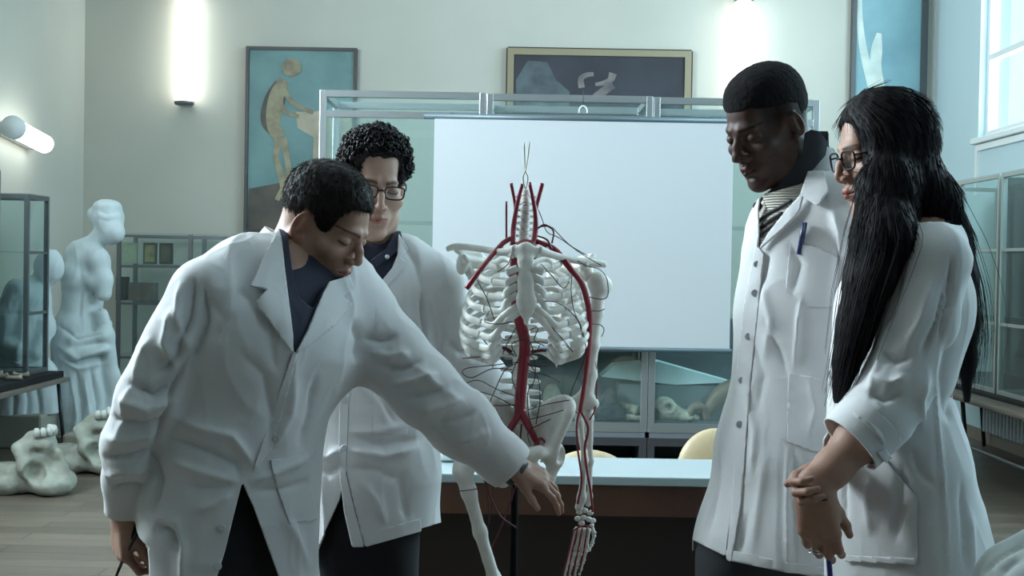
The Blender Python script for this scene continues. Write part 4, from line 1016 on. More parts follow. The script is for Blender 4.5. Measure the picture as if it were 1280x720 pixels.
def face_sdf(neck_l, fe, vox=.0019):
    "head in its own frame (x right, y forward, z up; eyes at z=0)"
    lo=np.minimum([-.10,-.135,-.15],np.array(neck_l)-.075); hi=np.maximum([.10,.14,.145],np.array(neck_l)+.03)
    s=Sdf(lo,hi,vox); g=fe.get
    s.ell(*g('cran',CRAN),.02)
    s.ell((0,.030,-.015),(.061,.060,.080),.03)
    s.ell((0,.028,-.070),(.052*g('jaw',1),.052,.042),.03)                     # jaw
    for sx in (-1,1):
        s.cone((sx*.052,-.002,-.045),(sx*.050*g('jaw',1),.012,-.078),.012,.012,.025)  # jaw angle
        s.cone((sx*.046*g('jaw',1),.018,-.086),(sx*.016,.070,-.106),.012,.012,.02)
        s.ell((sx*.043,.062,-.026),(.020,.018,.016),.022)               # cheekbone
        s.cone((sx*.012,.087,.021),(sx*.042,.074,.020),.0095,.008,.014) # brow
        s.ell((sx*.033,.102,-.0005),(.019,.021,.0135),.012,True)        # socket
        s.ell((sx*.061,.05,.03),(.012,.03,.03),.03,True)                # temple
    s.ball((0,.073,-.106),.0165*g('chin',1),.02)
    nl=g('nose',.024)                                                    # nose
    s.chain([((0,.088,.012),.0068),((0,.094+nl*.35,-.010),.0078),((0,.092+nl*.80,-.028),.0085*g('nw',1))],.008)
    s.ball((0,.091+nl*.80,-.033),.0088*g('nw',1),.006)
    for sx in (-1,1):
        s.ell((sx*.0125*g('nw',1),.093+nl*.25,-.038),(.0075*g('nw',1),.011,.0078),.006)
        s.ell((sx*.0065,.094+nl*.5,-.0445),(.0032,.005,.003),.003,True)
    # mouth
    s.ell((0,.079,-.068),(.028,.018,.024),.015)
    lf=g('lips',1)
    s.chain([((-.019,.087,-.0655),.0032),((-.006,.0965,-.0625),.0046*lf),((0,.0965,-.0635),.0042*lf),((.006,.0965,-.0625),.0046*lf),((.019,.087,-.0655),.0032)],.006)
    s.chain([((-.016,.088,-.071),.003),((0,.0955,-.0735),.0058*lf),((.016,.088,-.071),.003)],.006)
    s.chain([((-.022,.0895,-.0672),.0012),((0,.1015,-.0675),.0012),((.022,.0895,-.0672),.0012)],.003,sub=True)
    s.ell((0,.093,-.085),(.016,.006,.005),.008,True)
    # eyelids
    for sx in (-1,1):
        s.ell((sx*.032,.0745,.001),(.0150,.0145,.0125),.004)
        s.chain([((sx*.019,.0885,-.0035),.0010),((sx*.032,.0905,-.0065),.0012),((sx*.045,.0845,-.0035),.0010)],.002,sub=True)
        s.chain([((sx*.020,.086,.008),.0010),((sx*.032,.0885,.0115),.0010),((sx*.045,.082,.008),.0010)],.003,sub=True)
    # ears
    for sx in (-1,1):
        R=np.array(Matrix.Rotation(math.radians(22*sx),3,'Z')@Matrix.Rotation(math.radians(-10),3,'X'))
        e=np.array([sx*.0745,-.012,-.006])
        s.ell(e,(.0062,.0155,.0275),.006,R=R)
        s.ell(e+[sx*.0062,.001,.004],(.005,.0095,.018),.004,True,R=R)
        s.chain([(e+R@[sx*.003,.006,-.012],.0035),(e+R@[sx*.003,.004,.012],.003)],.004)
        s.ell(e+[-sx*.004,.010,-.028],(.005,.006,.007),.005)
    # neck
    nl_=np.array(neck_l); nr=g('neck',.056)
    s.cone((0,-.030,-.040),nl_,nr*.98,nr*1.06,.035)
    s.cone((0,-.042,-.005),nl_+[0,-.01,0],.044,nr*.9,.03)
    if g('adam'): s.ball(np.array([0,.02,-.12])*.6+nl_*.4+[0,nr*.75,0],.012,.02)
    return s
def make_head(root,c,yaw,pitch,roll,sc,neck_w,fe,skinm,hairm,lip=(.75,.55,.55)):
    R,c=headframe(c,yaw,pitch,roll); neck_l=(R.T@(np.array(neck_w)-c))/sc
    s=face_sdf(neck_l,fe); V,F=s.mesh(); V=smooth(V,F,1,.5)
    x,y,z=V.T; ax=np.abs(x)
    col=np.ones((len(V),3))
    def blend(w,cc): 
        nonlocal col; w=np.clip(w,0,1)[:,None]; col=col*(1-w)+col*np.array(cc)*w
    blend((y>.078)*np.clip(1-np.hypot(x/.026,(z+.0675)/.0105)**6,0,1),lip)
    # eyebrows
    bz=.0195+.004*np.sin(np.clip((ax-.012)/.036,0,1)*PI*.75); bw=.0042*np.clip(1.2-(ax-.012)/.05,.4,1)*fe.get('brow',1)
    blend((y>.05)*(ax>.010)*(ax<.052)*np.clip(1.35-np.abs(z-bz)/bw,0,1)*.9,(.16,.13,.12))
    # lash line
    blend((y>.07)*np.clip(1.4-np.abs(z+.0048-.0022*np.clip(((ax-.032)/.013)**2,0,2))/.0018,0,1)*(ax>.017)*(ax<.048)*.95,(.08,.06,.06))
    if fe.get('stubble'):
        st=np.clip((-.03-z)/.03,0,1)*np.clip((y+.03)/.03,0,1)*np.clip(1-(np.hypot(x/.03,(z+.066)/.012)<1),0,1); blend(st*fe['stubble'],(.55,.5,.5))
    blend(np.clip(1-np.hypot((x-0)/.02,(z+.03)/.02),0,1)*(y>.09)*.3,(.95,.8,.78))
    if fe.get('earred'): blend((ax>.07)*(z<.03)*(z>-.045)*fe['earred'],(1.0,.6,.55))
    W=(R@(V*sc).T).T+c
    return R,c,s,(W,F,col)
def l2w(R,c,sc,p): return (R@(np.asarray(p,float)*sc).T).T+c
def hair_cap(root,R,c,sc,prof,tfun,m,nz=.002,nf=55,vox=.0026,xcut=None,name='hair',extra=None,widen=0):
    "hair: cranium swelled by tfun, kept inside the side-view outline prof (y,z)"
    s=Sdf((-.115,-.15,-.12),(.115,.14,.19),vox); 
    sl,X,Y,Z=s.blk((-1,-1,-1),(1,1,1))
    t=tfun(X,Y,Z); d=cran((X,Y,Z),0)-t
    pd=-poly2(Y+0*X+0*Z,Z+0*Y+0*X,prof); d=smax(d,pd,.006)
    s.D[sl]=np.minimum(s.D[sl],d)
    if extra: extra(s)
    V,F=s.mesh(); V=smooth(V,F,2); N=normals(V,F); V=V+N*(nz*vnoise(V*nf,3)+nz*.6*vnoise(V*nf*2.3,5))[:,None]
    W=l2w(R,c,sc,V); o=obj(name,W,F,m,root); return o,V,N
def hair_strands(R,c,sc,V,N,n,length,rad,flow,m,root,curl=0,name='hair_strands',up=.25,seed=3,steps=6,keep=None):
    g=np.random.default_rng(seed); idx=np.arange(len(V))
    if keep is not None: idx=idx[keep(V)]
    I=g.choice(idx,n); p=V[I].copy(); nn=N[I]; fl=flow(p); fl=fl-nn*(fl*nn).sum(1)[:,None]; fl/=np.linalg.norm(fl,axis=1)[:,None]+1e-9
    L=length*(.6+.6*g.random(n)); j=g.normal(0,.22,(n,3)); d=fl+j+nn*up; d/=np.linalg.norm(d,axis=1)[:,None]
    pts=[p-nn*.002]; q=p.copy()
    for k in range(steps):
        d2=d-nn*(.30*up*(k/steps)*2)+fl*.12; d=d2/np.linalg.norm(d2,axis=1)[:,None]; q=q+d*(L/steps)[:,None]
        if curl:
            a=k*1.5+I; off=np.stack([np.cos(a),np.sin(a*1.1),np.sin(a)],1)*curl; pts.append(q+off)
        else: pts.append(q.copy())
    S_=np.stack(pts,1); rr=rad*np.linspace(1,.35,steps+1)[None,:]*np.ones((n,1))
    S_=l2w(R,c,sc,S_.reshape(-1,3)).reshape(S_.shape)
    A,F=many_tubes((S_,rr),3); return obj(name,A,F,m,root)
def glasses(root,R,c,sc,m,lens,w=.049,h=.032,y=.1,z=-.002,x0=.033,rr=.0019,label=None):
    e=empty('eyeglasses',(0,0,0)); e.parent=root; e.matrix_parent_inverse=Matrix(); e.location=(0,0,0)
    if label: e['label']=label
    def T(p): return l2w(R,c,sc,np.array(p))
    for sx in (-1,1):
        pts=[]
        for a in np.linspace(0,2*PI,29)[:-1]:
            ca,sa=math.cos(a),math.sin(a); n_=.55
            X=w/2*math.copysign(abs(ca)**n_,ca); Z=h/2*math.copysign(abs(sa)**n_,sa); X*=1+.06*(Z/h)*2
            pts.append((sx*x0+X,y-.35*abs(sx*x0+X)**2*4,z+Z))
        pts=np.array(pts); V,F=tube(T(np.vstack([pts,pts[:2]])),rr,6,caps=False); obj('rim',V,F,m,e)
        n=len(pts); cc=T([(sx*x0,y-.0045,z)]); V=np.vstack([T(pts),cc]); obj('lens',V,[(i,(i+1)%n,n) for i in range(n)],lens,e,smooth=False)
        V,F=tube(T([(sx*(x0+w/2),y-.006,z+h*.22),(sx*(x0+w/2+.006),y-.016,z+h*.25),(sx*.074,.03,z+.008),(sx*.079,-.01,z+.008),(sx*.078,-.03,z-.012)]),rr*.9,6); obj('temple_arm',V,F,m,e)
    V,F=tube(T([(-.010,y+.001,z+.004),(0,y+.004,z+.007),(.010,y+.001,z+.004)]),rr,6); obj('bridge',V,F,m,e)
    return e
def hand_sdf(s,wrist,w,n,t,curls,sc=1,thumb=(35,20,20),tdir=.8,spread=5,wr=.026,tout=.25,k=.008,fa=None):
    """wrist point, w towards the knuckles, n out of the palm, t towards the thumb side;
    curls per finger (knuckle, middle, end) in degrees, index first"""
    w=nrm(w); n=nrm(np.array(n)-w*(np.array(n)@w)); t=nrm(np.array(t)-w*(np.array(t)@w)-n*(np.array(t)@n)); wrist=np.array(wrist,float)
    A=lambda a,b,cc: wrist+(w*a+t*b-n*cc)*sc
    kn=[(.088,.030),(.092,.010),(.087,-.011),(.078,-.029)]; fl=[(.044,.026,.021),(.048,.031,.022),(.044,.028,.022),(.034,.021,.019)]
    for i,(a,b) in enumerate(kn):
        s.cone(A(.0,b*.55,0),A(a,b,0),.0165*sc,.0125*sc,.014)
    s.ell(A(.05,0,-.004),(.028*sc,)*3,.02) if False else None
    s.cone(A(-.02,0,0),A(.015,0,0),wr*.95*sc,.0215*sc,.02,flat=(n,1.35))
    s.cone(A(.02,.022,-.008),A(.055,.026,-.006),.015*sc,.012*sc,.015)
    s.cone(A(.02,-.02,-.006),A(.055,-.022,-.005),.014*sc,.011*sc,.015)
    ends=[]
    for i,(a,b) in enumerate(kn):
        p=A(a,b,0); ang=0; sp=math.radians((1.2-i)*spread+(fa[i] if fa else 0)); d0=w*math.cos(sp)+t*math.sin(sp)
        for j,L_ in enumerate(fl[i]):
            ang+=math.radians(curls[i][j]); d=d0*math.cos(ang)+n*math.sin(ang); q=p+d*L_*sc
            r0=(.0098,.0085,.0076,.006)[j]*(.88 if i==3 else 1)*sc; r1=(.0085,.0076,.006)[j]*(.88 if i==3 else 1)*sc
            s.cone(p,q,r0,r1,.004 if j else .007); p=q
        ends.append((p,d))
    p=A(.018,.018,-.004); a0=math.radians(thumb[0]); d=w*math.cos(a0)+t*math.sin(a0)+n*tout; d=nrm(d)
    cur=nrm(w*.6-t*.5+n*.6)
    for j,L_ in enumerate((.045,.033,.027)):
        if j: 
            b_=math.radians(thumb[j]); d=nrm(d*math.cos(b_)+cur*math.sin(b_))
        q=p+d*L_*sc; s.cone(p,q,(.0165,.0112,.0095)[j]*sc,(.0118,.0098,.0075)[j]*sc,.012 if j==0 else .005); p=q
    ends.append((p,d)); return ends
def mkbody(root,parts,m,name='body'):
    "joins head, neck and limb pieces (V,F,col) into the one body mesh"
    V=[];F=[];C=[];n=0
    for (v,f,c) in parts:
        V.append(v); F+= [tuple(np.array(q)+n) for q in f]; C.append(c if c is not None else np.ones((len(v),3))); n+=len(v)
    return obj(name,np.vstack(V),F,m,root,attr=np.vstack(C))
def piece(pts,pad,vox,fn,sm=1):
    p=np.array(pts,float); s=Sdf(p.min(0)-pad,p.max(0)+pad,vox); r=fn(s); V,F=s.mesh()
    if sm: V=smooth(V,F,sm)
    return (V,F,None),r
def below(V,z): return V[:,2]-z
def biggest(V,F):
    par=list(range(len(V)))
    def fd(i):
        while par[i]!=i: par[i]=par[par[i]]; i=par[i]
        return i
    for f in F:
        a=fd(f[0])
        for j in f[1:]: par[fd(j)]=a
    r=np.array([fd(i) for i in range(len(V))]); u,c=np.unique(r,return_counts=True); k=u[c.argmax()]; keep=r==k; mp=np.cumsum(keep)-1
    return V[keep],[tuple(mp[list(f)]) for f in F if r[f[0]]==k]
def patch(name,G,iso,poly,parent,m,thick=.003,dr=None,extra=None,fl=None,seedn=1,sm=1,noise=.001):
    "a cloth piece that lies iso above garment field G where the photo shows outline poly"
    V,F=G.mesh(iso); V=smooth(V,F,sm); 
    if fl is not None: V=folds(V,F,fl,noise)
    px,py,d=proj(V); s=poly2(px,py,poly)/500
    N=None
    if dr: s=np.minimum(s,np.minimum(d-dr[0],dr[1]-d))
    if extra is not None: s=np.minimum(s,extra(V))
    V,F=clip(V,F,s)
    if len(F)==0: print('EMPTY PATCH',name); return None
    V,F=biggest(V,F)
    return obj(name,V,F,m,parent,solid=thick,offset=0)
def surf(G,iso,px,py,d0,d1,n=400):
    "first point of garment field G on the pixel ray"
    ds=np.linspace(d0,d1,n); Q=np.array([P(px,py,d) for d in ds]); I=np.clip(np.round((Q-G.lo)/G.v).astype(int),0,G.n-1)
    D=G.D[I[:,0],I[:,1],I[:,2]]-iso; k=np.argmax(D<0); return Q[k]
def button(G,iso,px,py,d0,d1,parent,m,r=.0075,name='button'):
    q=surf(G,iso,px,py,d0,d1); v=nrm(CT-q); V,F=tube([q-v*.003,q+v*.001,q+v*.0025],[r,r,r*.8],14); return obj(name,V,F,m,parent,smooth=False)
def leg(s,hip,knee,ank,rs=(.09,.065,.055)):
    s.chain([(hip,rs[0]),(knee,rs[1]),(ank,rs[2])],.03)
def shoe(root,ank,dirv,m):
    ank=np.array(ank); d=nrm([dirv[0],dirv[1],0]); a=np.array([ank[0],ank[1],.045])
    s=Sdf(a-[.3,.3,.046],a+[.3,.3,.15],.008); s.chain([(a-d*.05,.042),(a+d*.08,.04),(a+d*.17,.032)],.03,flat=((0,0,1),1.1)); s.cone(a-d*.02,a-d*.02+[0,0,.07],.045,.045,.03)
    V,F=s.mesh(); V=smooth(V,F,2); V[:,2]=np.maximum(V[:,2],.002); obj('shoe',V,F,m,root)
M['coat']=mat('lab_coat_cotton',(.66,.665,.675),.88,bump=.12,bscale=500,sheen=.1)
M['navy']=mat('navy_cloth',(.022,.026,.05),.85,bump=.1,bscale=500)
M['trouser']=mat('black_trouser_cloth',(.010,.011,.014),.9)
M['shoe']=mat('black_leather',(.012,.011,.011),.35)
M['btn']=mat('pale_button',(.5,.52,.54),.35)
M['lens']=glass('spectacle_lens',(.97,.99,1),.07)
# ================================================================== leaning man (left)
root=empty('person',(P(290,700,2.45)[0],P(290,700,2.45)[1],0),'leaning man in white lab coat reaching one arm out to the skeleton hip','person')
skA=skin('skin_leaning_man',(.43,.265,.20),(.36,.21,.155))
NB=P(368,325,2.50)
R,c,hs,hp=make_head(root,P(406,281,2.50),66,27,0,.915,P(362,338,2.50),dict(nose=.022,jaw=1.0,stubble=.45,earred=.5,neck=.058,adam=1),skA,None)
# coat field
def P3(x,y,d): return P(x,y,d)
sR=P3(243,352,2.36); sL=P3(440,385,2.60)
G=Sdf(np.array([P(100,300,2.3)[0],P(300,300,2.15)[1]-.1,.72]),np.array([P(690,300,2.7)[0],3.0,P(300,265,2.5)[2]+.03]),.0048)
X45=nrm([.75,.66,0]); FW=nrm([.66,-.75,0])
G.chain([(P3(348,385,2.48),.135),(P3(332,430,2.46),.156),(P3(310,500,2.45),.150),(P3(295,570,2.45),.155),(P3(288,640,2.45),.165),(P3(285,780,2.45),.19)],.05,flat=(FW,1.22))
G.chain([(P3(350,335,2.50),.062),(P3(305,343,2.43),.066),(P3(262,368,2.37),.070)],.03)
G.chain([(P3(378,345,2.52),.075),(P3(410,362,2.57),.08),(P3(445,392,2.60),.075)],.06)
G.cone(P3(300,425,2.40),P3(395,430,2.55),.115,.11,.05)
# arms
aR=[(P3(258,374,2.37),.072),(P3(226,430,2.34),.066),(P3(190,497,2.33),.062),(P3(168,556,2.36),.058),(P3(160,600,2.39),.045),(P3(156,638,2.41),.0355)]
G.chain(aR,.014)
aL=[(P3(440,392,2.60),.078),(P3(486,442,2.58),.070),(P3(530,487,2.56),.066),(P3(580,532,2.58),.060),(P3(628,575,2.60),.047),(P3(636,582,2.60),.045)]
G.chain(aL,.035)
V0,F0=G.mesh(); V0=smooth(V0,F0,1)
FL=[ # sleeve right
 ([(228,350),(222,400),(236,440)],8,.010,(2.0,2.5)),([(243,345),(238,395),(228,430)],6,-.012,(2,2.5)),([(215,385),(205,430),(222,465)],7,.009,(2,2.5)),([(232,400),(222,445),(196,470)],6,-.012,(2,2.4)),
 ([(160,478),(190,492),(222,478)],7,-.013,(2,2.5)),([(150,498),(185,512),(222,500)],8,.012,(2,2.5)),([(140,520),(175,532),(210,525)],6,-.012,(2,2.5)),([(132,548),(165,548),(200,538)],8,.010,(2,2.5)),([(130,572),(160,570),(190,560)],5,-.010,(2,2.5)),([(132,595),(160,585),(185,588)],7,.008,(2,2.5)),([(138,610),(160,604),(182,606)],4,-.007,(2,2.5)),([(172,470),(160,500),(150,560)],8,.007,(2,2.5)),
 ([(190,420),(176,450),(168,480)],8,.007,(2,2.5)),([(255,350),(258,400),(248,440),(235,470)],7,-.014,(2,2.6)),
 ([(238,440),(215,492),(197,550),(184,600)],4,-.012,(2.0,2.45)),
 ([(300,440),(330,470),(340,520),(335,560)],10,-.008),([(215,520),(250,535),(290,545),(320,585)],8,.010),([(205,545),(250,560),(295,580),(300,600)],7,-.009),([(212,575),(250,590),(298,604)],8,.009),([(230,610),(265,608),(298,604)],6,-.006),
 ([(195,655),(215,665),(225,690)],7,-.012),([(200,645),(222,655),(230,690),(228,740)],7,.009),([(310,604),(345,590),(385,570)],7,.009),([(315,612),(350,612),(388,600)],6,-.007),([(240,640),(270,630),(292,615)],7,.006),
 ([(262,370),(280,400),(270,430)],10,-.006),([(345,400),(340,430),(348,470)],9,-.005),([(300,360),(320,380),(335,420)],8,-.006),([(190,560),(200,600),(192,640)],6,-.010,(2.3,2.6)),
 ([(370,470),(360,520),(340,560)],8,.006),([(350,640),(372,680),(385,715)],9,.006),([(395,470),(385,520),(372,560)],8,-.008),
 # left sleeve
 ([(455,420),(475,425),(497,420)],6,-.010),([(462,440),(488,446),(512,440)],7,.009),([(475,458),(500,462),(525,452)],6,-.010),([(490,480),(520,476),(548,468)],7,.009),([(505,500),(535,492),(560,484)],6,-.009),([(520,512),(552,508),(580,498)],7,.008),([(540,530),(568,524),(595,514)],6,-.007),([(500,440),(540,478),(580,505)],8,.005),([(570,555),(592,548),(612,538)],6,.006),([(440,400),(450,425),(445,455)],8,-.010)]
V1=folds(V0,F0,FL,.0026,16)
px,py,dd=proj(V1)
opening=np.array([(349,283),(352,300),(358,345),(364,400),(369,442),(385,415),(402,378),(414,356),(440,340),(440,250),(350,255)])
s=-poly2(px,py,opening)/500; s=np.where(dd>2.60,1,s)
s=np.minimum(s, axisdist(V1,P3(362,330,2.50),P3(404,282,2.50))-.066) if False else np.minimum(s,np.where((axisdist(V1,P3(355,340,2.50),P3(405,275,2.50))<.068)&(py<350),axisdist(V1,P3(355,340,2.50),P3(405,275,2.50))-.064,1))
hole=np.array([(303,602),(292,645),(281,690),(270,725),(258,800),(372,800),(352,728),(338,690),(318,635)])
ctr=2.50
s=np.minimum(s,np.where(dd<ctr,-poly2(px,py,hole)/500,1))
# hem: front low, back lifted by the bend
s=np.minimum(s,np.where(dd>ctr+.02,(648-py)/500,1)); s=np.minimum(s,V1[:,2]-.76)
# cuffs
eR=nrm(P3(156,640,2.41)-P3(160,600,2.39)); s=np.where((dd<2.6)&(px<200),np.minimum(s,-((V1-P3(156,640,2.41))@eR)+np.where(px<186,0,9)),s)
eL=nrm(P3(636,582,2.60)-P3(600,548,2.59)); s=np.minimum(s,-((V1-P3(640,586,2.60))@eL))
Vc,Fc=clip(V1,F0,s)
coat=obj('lab_coat',Vc,Fc,M['coat'],root,solid=.0035)
# placket, lapels, collar, pockets
FLs=FL
patch('placket',G,.0035,[(366,440),(372,440),(352,520),(340,560),(306,604),(290,640),(276,690),(266,725),(274,728),(285,690),(298,645),(308,612),(312,600)],coat,M['coat'],.002,fl=FLs,dr=(2.1,2.55))
patch('lapel',G,.010,[(349,285),(330,320),(326,330),(316,352),(312,357),(334,362),(319,378),(330,392),(366,442),(366,420),(361,380),(355,330),(352,300)],coat,M['coat'],.004,fl=FLs,dr=(2.0,2.62))
patch('lapel',G,.009,[(404,366),(412,352),(436,345),(442,362),(428,372),(440,380),(420,405),(392,428),(369,443),(385,412)],coat,M['coat'],.004,fl=FLs,dr=(2.0,2.62))
patch('pocket',G,.005,[(338,575),(362,572),(382,566),(396,650),(362,655),(346,610)],coat,M['coat'],.003,fl=FLs,dr=(2.0,2.6))
for (x,y) in ((345,548),(277,660),(272,708)): button(G,.006,x,y,2.1,2.7,coat,M['btn'])
# coat collar stand at the back of the neck
a=P3(348,345,2.50); b=P3(372,303,2.50); 
s=Sdf(a-.16,b+.16,.003); s.cone(a,b+(b-a)*.6,.082,.062,.01); V,F=s.mesh(); e=nrm(b-a)
px,py,dd=proj(V); q=np.minimum((V-a)@e+.0, -((V-b)@e)-.004); q=np.minimum(q,(352+.35*(py-300)-px)/500+.0); q=np.where(dd>2.52,np.minimum((V-a)@e,-((V-b)@e)-.004),q)
V,F=clip(V,F,q); obj('collar',V,F,M['coat'],coat,solid=.004)
# shirt: inner field, dark navy
V,F=G.mesh(-.009); V=smooth(V,F,2); px,py,dd=proj(V)
s=poly2(px,py,[(335,270),(340,300),(350,350),(350,430),(372,462),(410,420),(430,380),(450,340),(450,260)])/500
ad=axisdist(V,P3(355,345,2.50),P3(405,275,2.50)); s=np.minimum(s,np.where((py<350),ad-.061,1)); V,F=clip(V,F,s); sh=obj('shirt',V,F,M['navy'],root,solid=.002)
a=P3(352,350,2.50); b=P3(381,302,2.50); patch('shirt_collar',G,.002,[(348,278),(358,280),(361,310),(366,345),(373,372),(390,386),(404,362),(413,362),(405,382),(384,414),(369,444),(358,385),(350,320)],sh,M['navy'],.004,fl=FL,dr=(2.0,2.62))
V,F=tube(spline([surf(G,-.006,372,372,2.1,2.7),surf(G,-.006,371,400,2.1,2.7),surf(G,-.006,370,440,2.1,2.7)],4),.004,6); obj('shirt_placket',V,F,mat('dark_grey_cloth',(.05,.05,.07),.8),sh)
# body: chest, arms, hands
parts=[hp]
pc,_=piece([P3(345,372,2.48),P3(295,640,2.45),P3(250,360,2.3),P3(440,390,2.65)],.16,.011,lambda s:(s.chain([(P3(345,372,2.48),.125),(P3(318,480,2.46),.11)],.04,flat=(FW,1.25)),s.chain([(P3(262,378,2.38),.040),(P3(356,352,2.50),.05),(P3(440,392,2.6),.055)],.05))); parts.append(pc)
# right hand, hanging, holding a pointer
wR=P3(155,632,2.41); wd=nrm(P3(152,690,2.42)-wR)
def fnr(s):
    s.chain([(P3(184,492,2.33),.045),(P3(166,560,2.37),.038),(P3(156,620,2.405),.027),(wR+wd*.005,.026)],.02)
    return hand_sdf(s,wR+wd*.008,wd,(.75,.55,0),(.35,-.9,.1),[(38,50,25),(48,55,28),(52,58,28),(52,55,25)],.93,thumb=(22,18,15),wr=.026,tout=.35,spread=3)
pc,endR=piece([P3(184,492,2.33),wR+[-.09,-.09,-.19],wR+[.09,.09,0]],.05,.0021,fnr); parts.append(pc)
wL=P3(640,583,2.60); wl=nrm(P3(694,606,2.60)-wL)
def fnl(s):
    s.chain([(P3(530,487,2.56),.042),(P3(590,540,2.585),.036),(P3(632,578,2.60),.027),(wL+wl*.004,.026)],.02)
    return hand_sdf(s,wL+wl*.0,wl,(-.10,.45,-.9),(.45,-.75,-.2),[(22,20,12),(26,20,12),(28,22,14),(30,24,14)],.78,thumb=(38,14,10),wr=.026,tout=.3,spread=7)
pc,endL=piece([P3(530,487,2.56),wL+[.0,-.11,-.12],wL+[.2,.09,.05]],.05,.0021,fnl); parts.append(pc)
mkbody(root,parts,skA)
# hair
hm=mat('dark_brown_hair',(.014,.011,.010),.6,spec=.2)
prof=[(.100,.084),(.086,.076),(.068,.066),(.054,.046),(.046,.015),(.040,-.005),(.034,-.022),(.022,-.022),(.018,.012),(.008,.026),(-.012,.026),(-.028,.005),(-.030,-.03),(-.045,-.055),(-.085,-.062),(-.14,-.03),(-.145,.18),(.15,.18),(.15,.075)]
tf=lambda X,Y,Z: .003+.005*np.clip((Z-.02)/.10,0,1)+.003*np.clip((Z-.07)/.05,0,1)*np.clip((Y+.05)/.12,0,1)
ho,HV,HN=hair_cap(root,R,c,.915,prof,tf,hm,.002,70)
hair_strands(R,c,.915,HV,HN,4200,.015,.0006,lambda p: np.stack([p[:,0]*2,.35*np.ones(len(p))+.0*p[:,1],-.9*(np.abs(p[:,0])/.07)+.0],1),hm,ho,up=.3,seed=5)
# belt of trousers + legs
def fn(s):
    s.chain([(P3(302,540,2.46),.12),(P3(292,600,2.46),.13),(P3(290,650,2.46),.14)],.04,flat=(FW,1.2))
    leg(s,P3(262,690,2.41),np.array([P3(270,700,2.41)[0]-.02,P3(0,0,2.40)[1],.48]),np.array([P3(270,700,2.41)[0]-.05,2.46,.1]),(.085,.066,.055))
    leg(s,P3(318,680,2.50),np.array([P3(345,700,2.52)[0]+.03,2.56,.48]),np.array([P3(345,700,2.52)[0]+.03,2.62,.1]),(.085,.066,.055))
(V,F,_),_2=piece([P3(230,500,2.3),P3(400,600,2.75),[-.3,2.4,.06]],.17,.008,fn); V=V+normals(V,F)*(.003*vnoise(V*14,8))[:,None]; obj('trousers',V,F,M['trouser'],root)
shoe(root,(P3(270,700,2.41)[0]-.05,2.46),(.6,-.7),M['shoe']); shoe(root,(P3(345,700,2.52)[0]+.03,2.62),(.7,-.6),M['shoe'])
# the pointer he holds
a=P3(172,655,2.385); b=P3(142,728,2.40); V,F=tube([a,a*.5+b*.5,b],[.0045,.0035,.0022],8); o=obj('pointer_pen',V,F,M['black']); tag(o,'thin black pointer held in the leaning man hanging right hand','pointer')
V,F=tube([a+[.008,-.004,0],b+[.012,-.004,.03]],[.0035,.0025],8); obj('clip',V,F,M['dark_metal'],o)
# watch band on the reaching wrist
e=nrm(P3(648,590,2.60)-P3(628,574,2.60)); q=P3(645,590,2.60); V,F=tube([q-e*.009,q+e*.009],.0305,22); obj('wristwatch',V,F,M['dark_metal'],root)
# ================================================================== man in glasses, behind the leaning man
D2=2.93
root=empty('person',(P(455,700,D2)[0],P(455,700,D2)[1],0),'man with curly black hair, black-rimmed glasses and navy collar under a white lab coat','person')
skB=skin('skin_curly_man',(.56,.38,.30),(.47,.30,.235))
q_=lambda x,y,dd=0: P(x,y,D2+dd)
R,c,hs,hp=make_head(root,q_(467,230,-.03),17,14,3,.94,q_(468,330,.03),dict(nose=.024,jaw=.98,lips=1.1,stubble=.2,brow=1.2,neck=.056),skB,None,lip=(.70,.50,.50))
G=Sdf(q_(330,300)-[.0,.35,0]-[0,0,.75],q_(700,300)+[0,.45,.06],.005)
G=Sdf(np.array([q_(335,300)[0],D2-.32,.60]),np.array([q_(668,300)[0],D2+.35,q_(0,280)[2]]),.005)
FW=nrm([.28,-.96,0])
G.chain([(q_(468,375),.150),(q_(462,440),.142),(q_(462,500),.132),(q_(466,580),.145),(q_(466,700),.165)],.05,flat=(FW,1.35))
G.chain([(q_(470,330,.02),.06),(q_(505,336,.02),.062),(q_(546,352,.02),.060)],.04)
G.chain([(q_(470,330,.02),.06),(q_(430,338,.0),.062),(q_(392,356,-.02),.060)],.04)
G.chain([(q_(546,354,.02),.062),(q_(560,400,.05),.060),(q_(566,440,.08),.060)],.02)
G.chain([(q_(566,440,.08),.062),(q_(598,474,.12),.060),(q_(640,505,.15),.050)],.03)
G.chain([(q_(390,358,-.0),.062),(q_(378,430,.06),.060),(q_(384,490,.12),.055),(q_(420,520,.17),.05)],.02)
V0,F0=G.mesh(); V0=smooth(V0,F0,1)
FL=[([(527,365),(529,395),(534,430)],4,-.016,(2.6,3.05)),([(538,362),(542,400),(548,430)],7,.006),([(565,380),(556,410),(552,440)],6,-.006),([(500,300),(520,330),(528,370)],7,-.005),([(560,425),(575,440),(590,436)],5,-.010),([(575,455),(600,452),(622,448)],6,.006),
 ([(440,470),(470,500),(490,540)],8,.007),([(455,470),(480,500),(492,530)],5,-.009),([(440,545),(480,555),(525,548)],6,-.012),([(435,562),(480,570),(520,560)],7,.010),([(432,540),(470,540),(510,530)],6,.008),([(437,585),(470,588),(500,600)],6,-.006),([(450,600),(470,625),(480,655)],8,.007),([(500,590),(505,620),(508,650)],7,-.007),([(520,560),(540,535),(548,500)],6,-.008),([(395,560),(410,572),(428,560)],6,.008),([(392,585),(410,592),(428,580)],5,-.008),
 ([(480,380),(486,420),(478,460)],8,-.006),([(500,400),(498,440),(488,470)],7,.006),([(455,345),(462,380),(452,420)],7,-.005)]
V1=folds(V0,F0,FL,.0028,16,seed=5)
px,py,dd=proj(V1)
opening=np.array([(450,285),(455,320),(462,350),(468,372),(480,352),(492,338),(500,318),(497,285)])
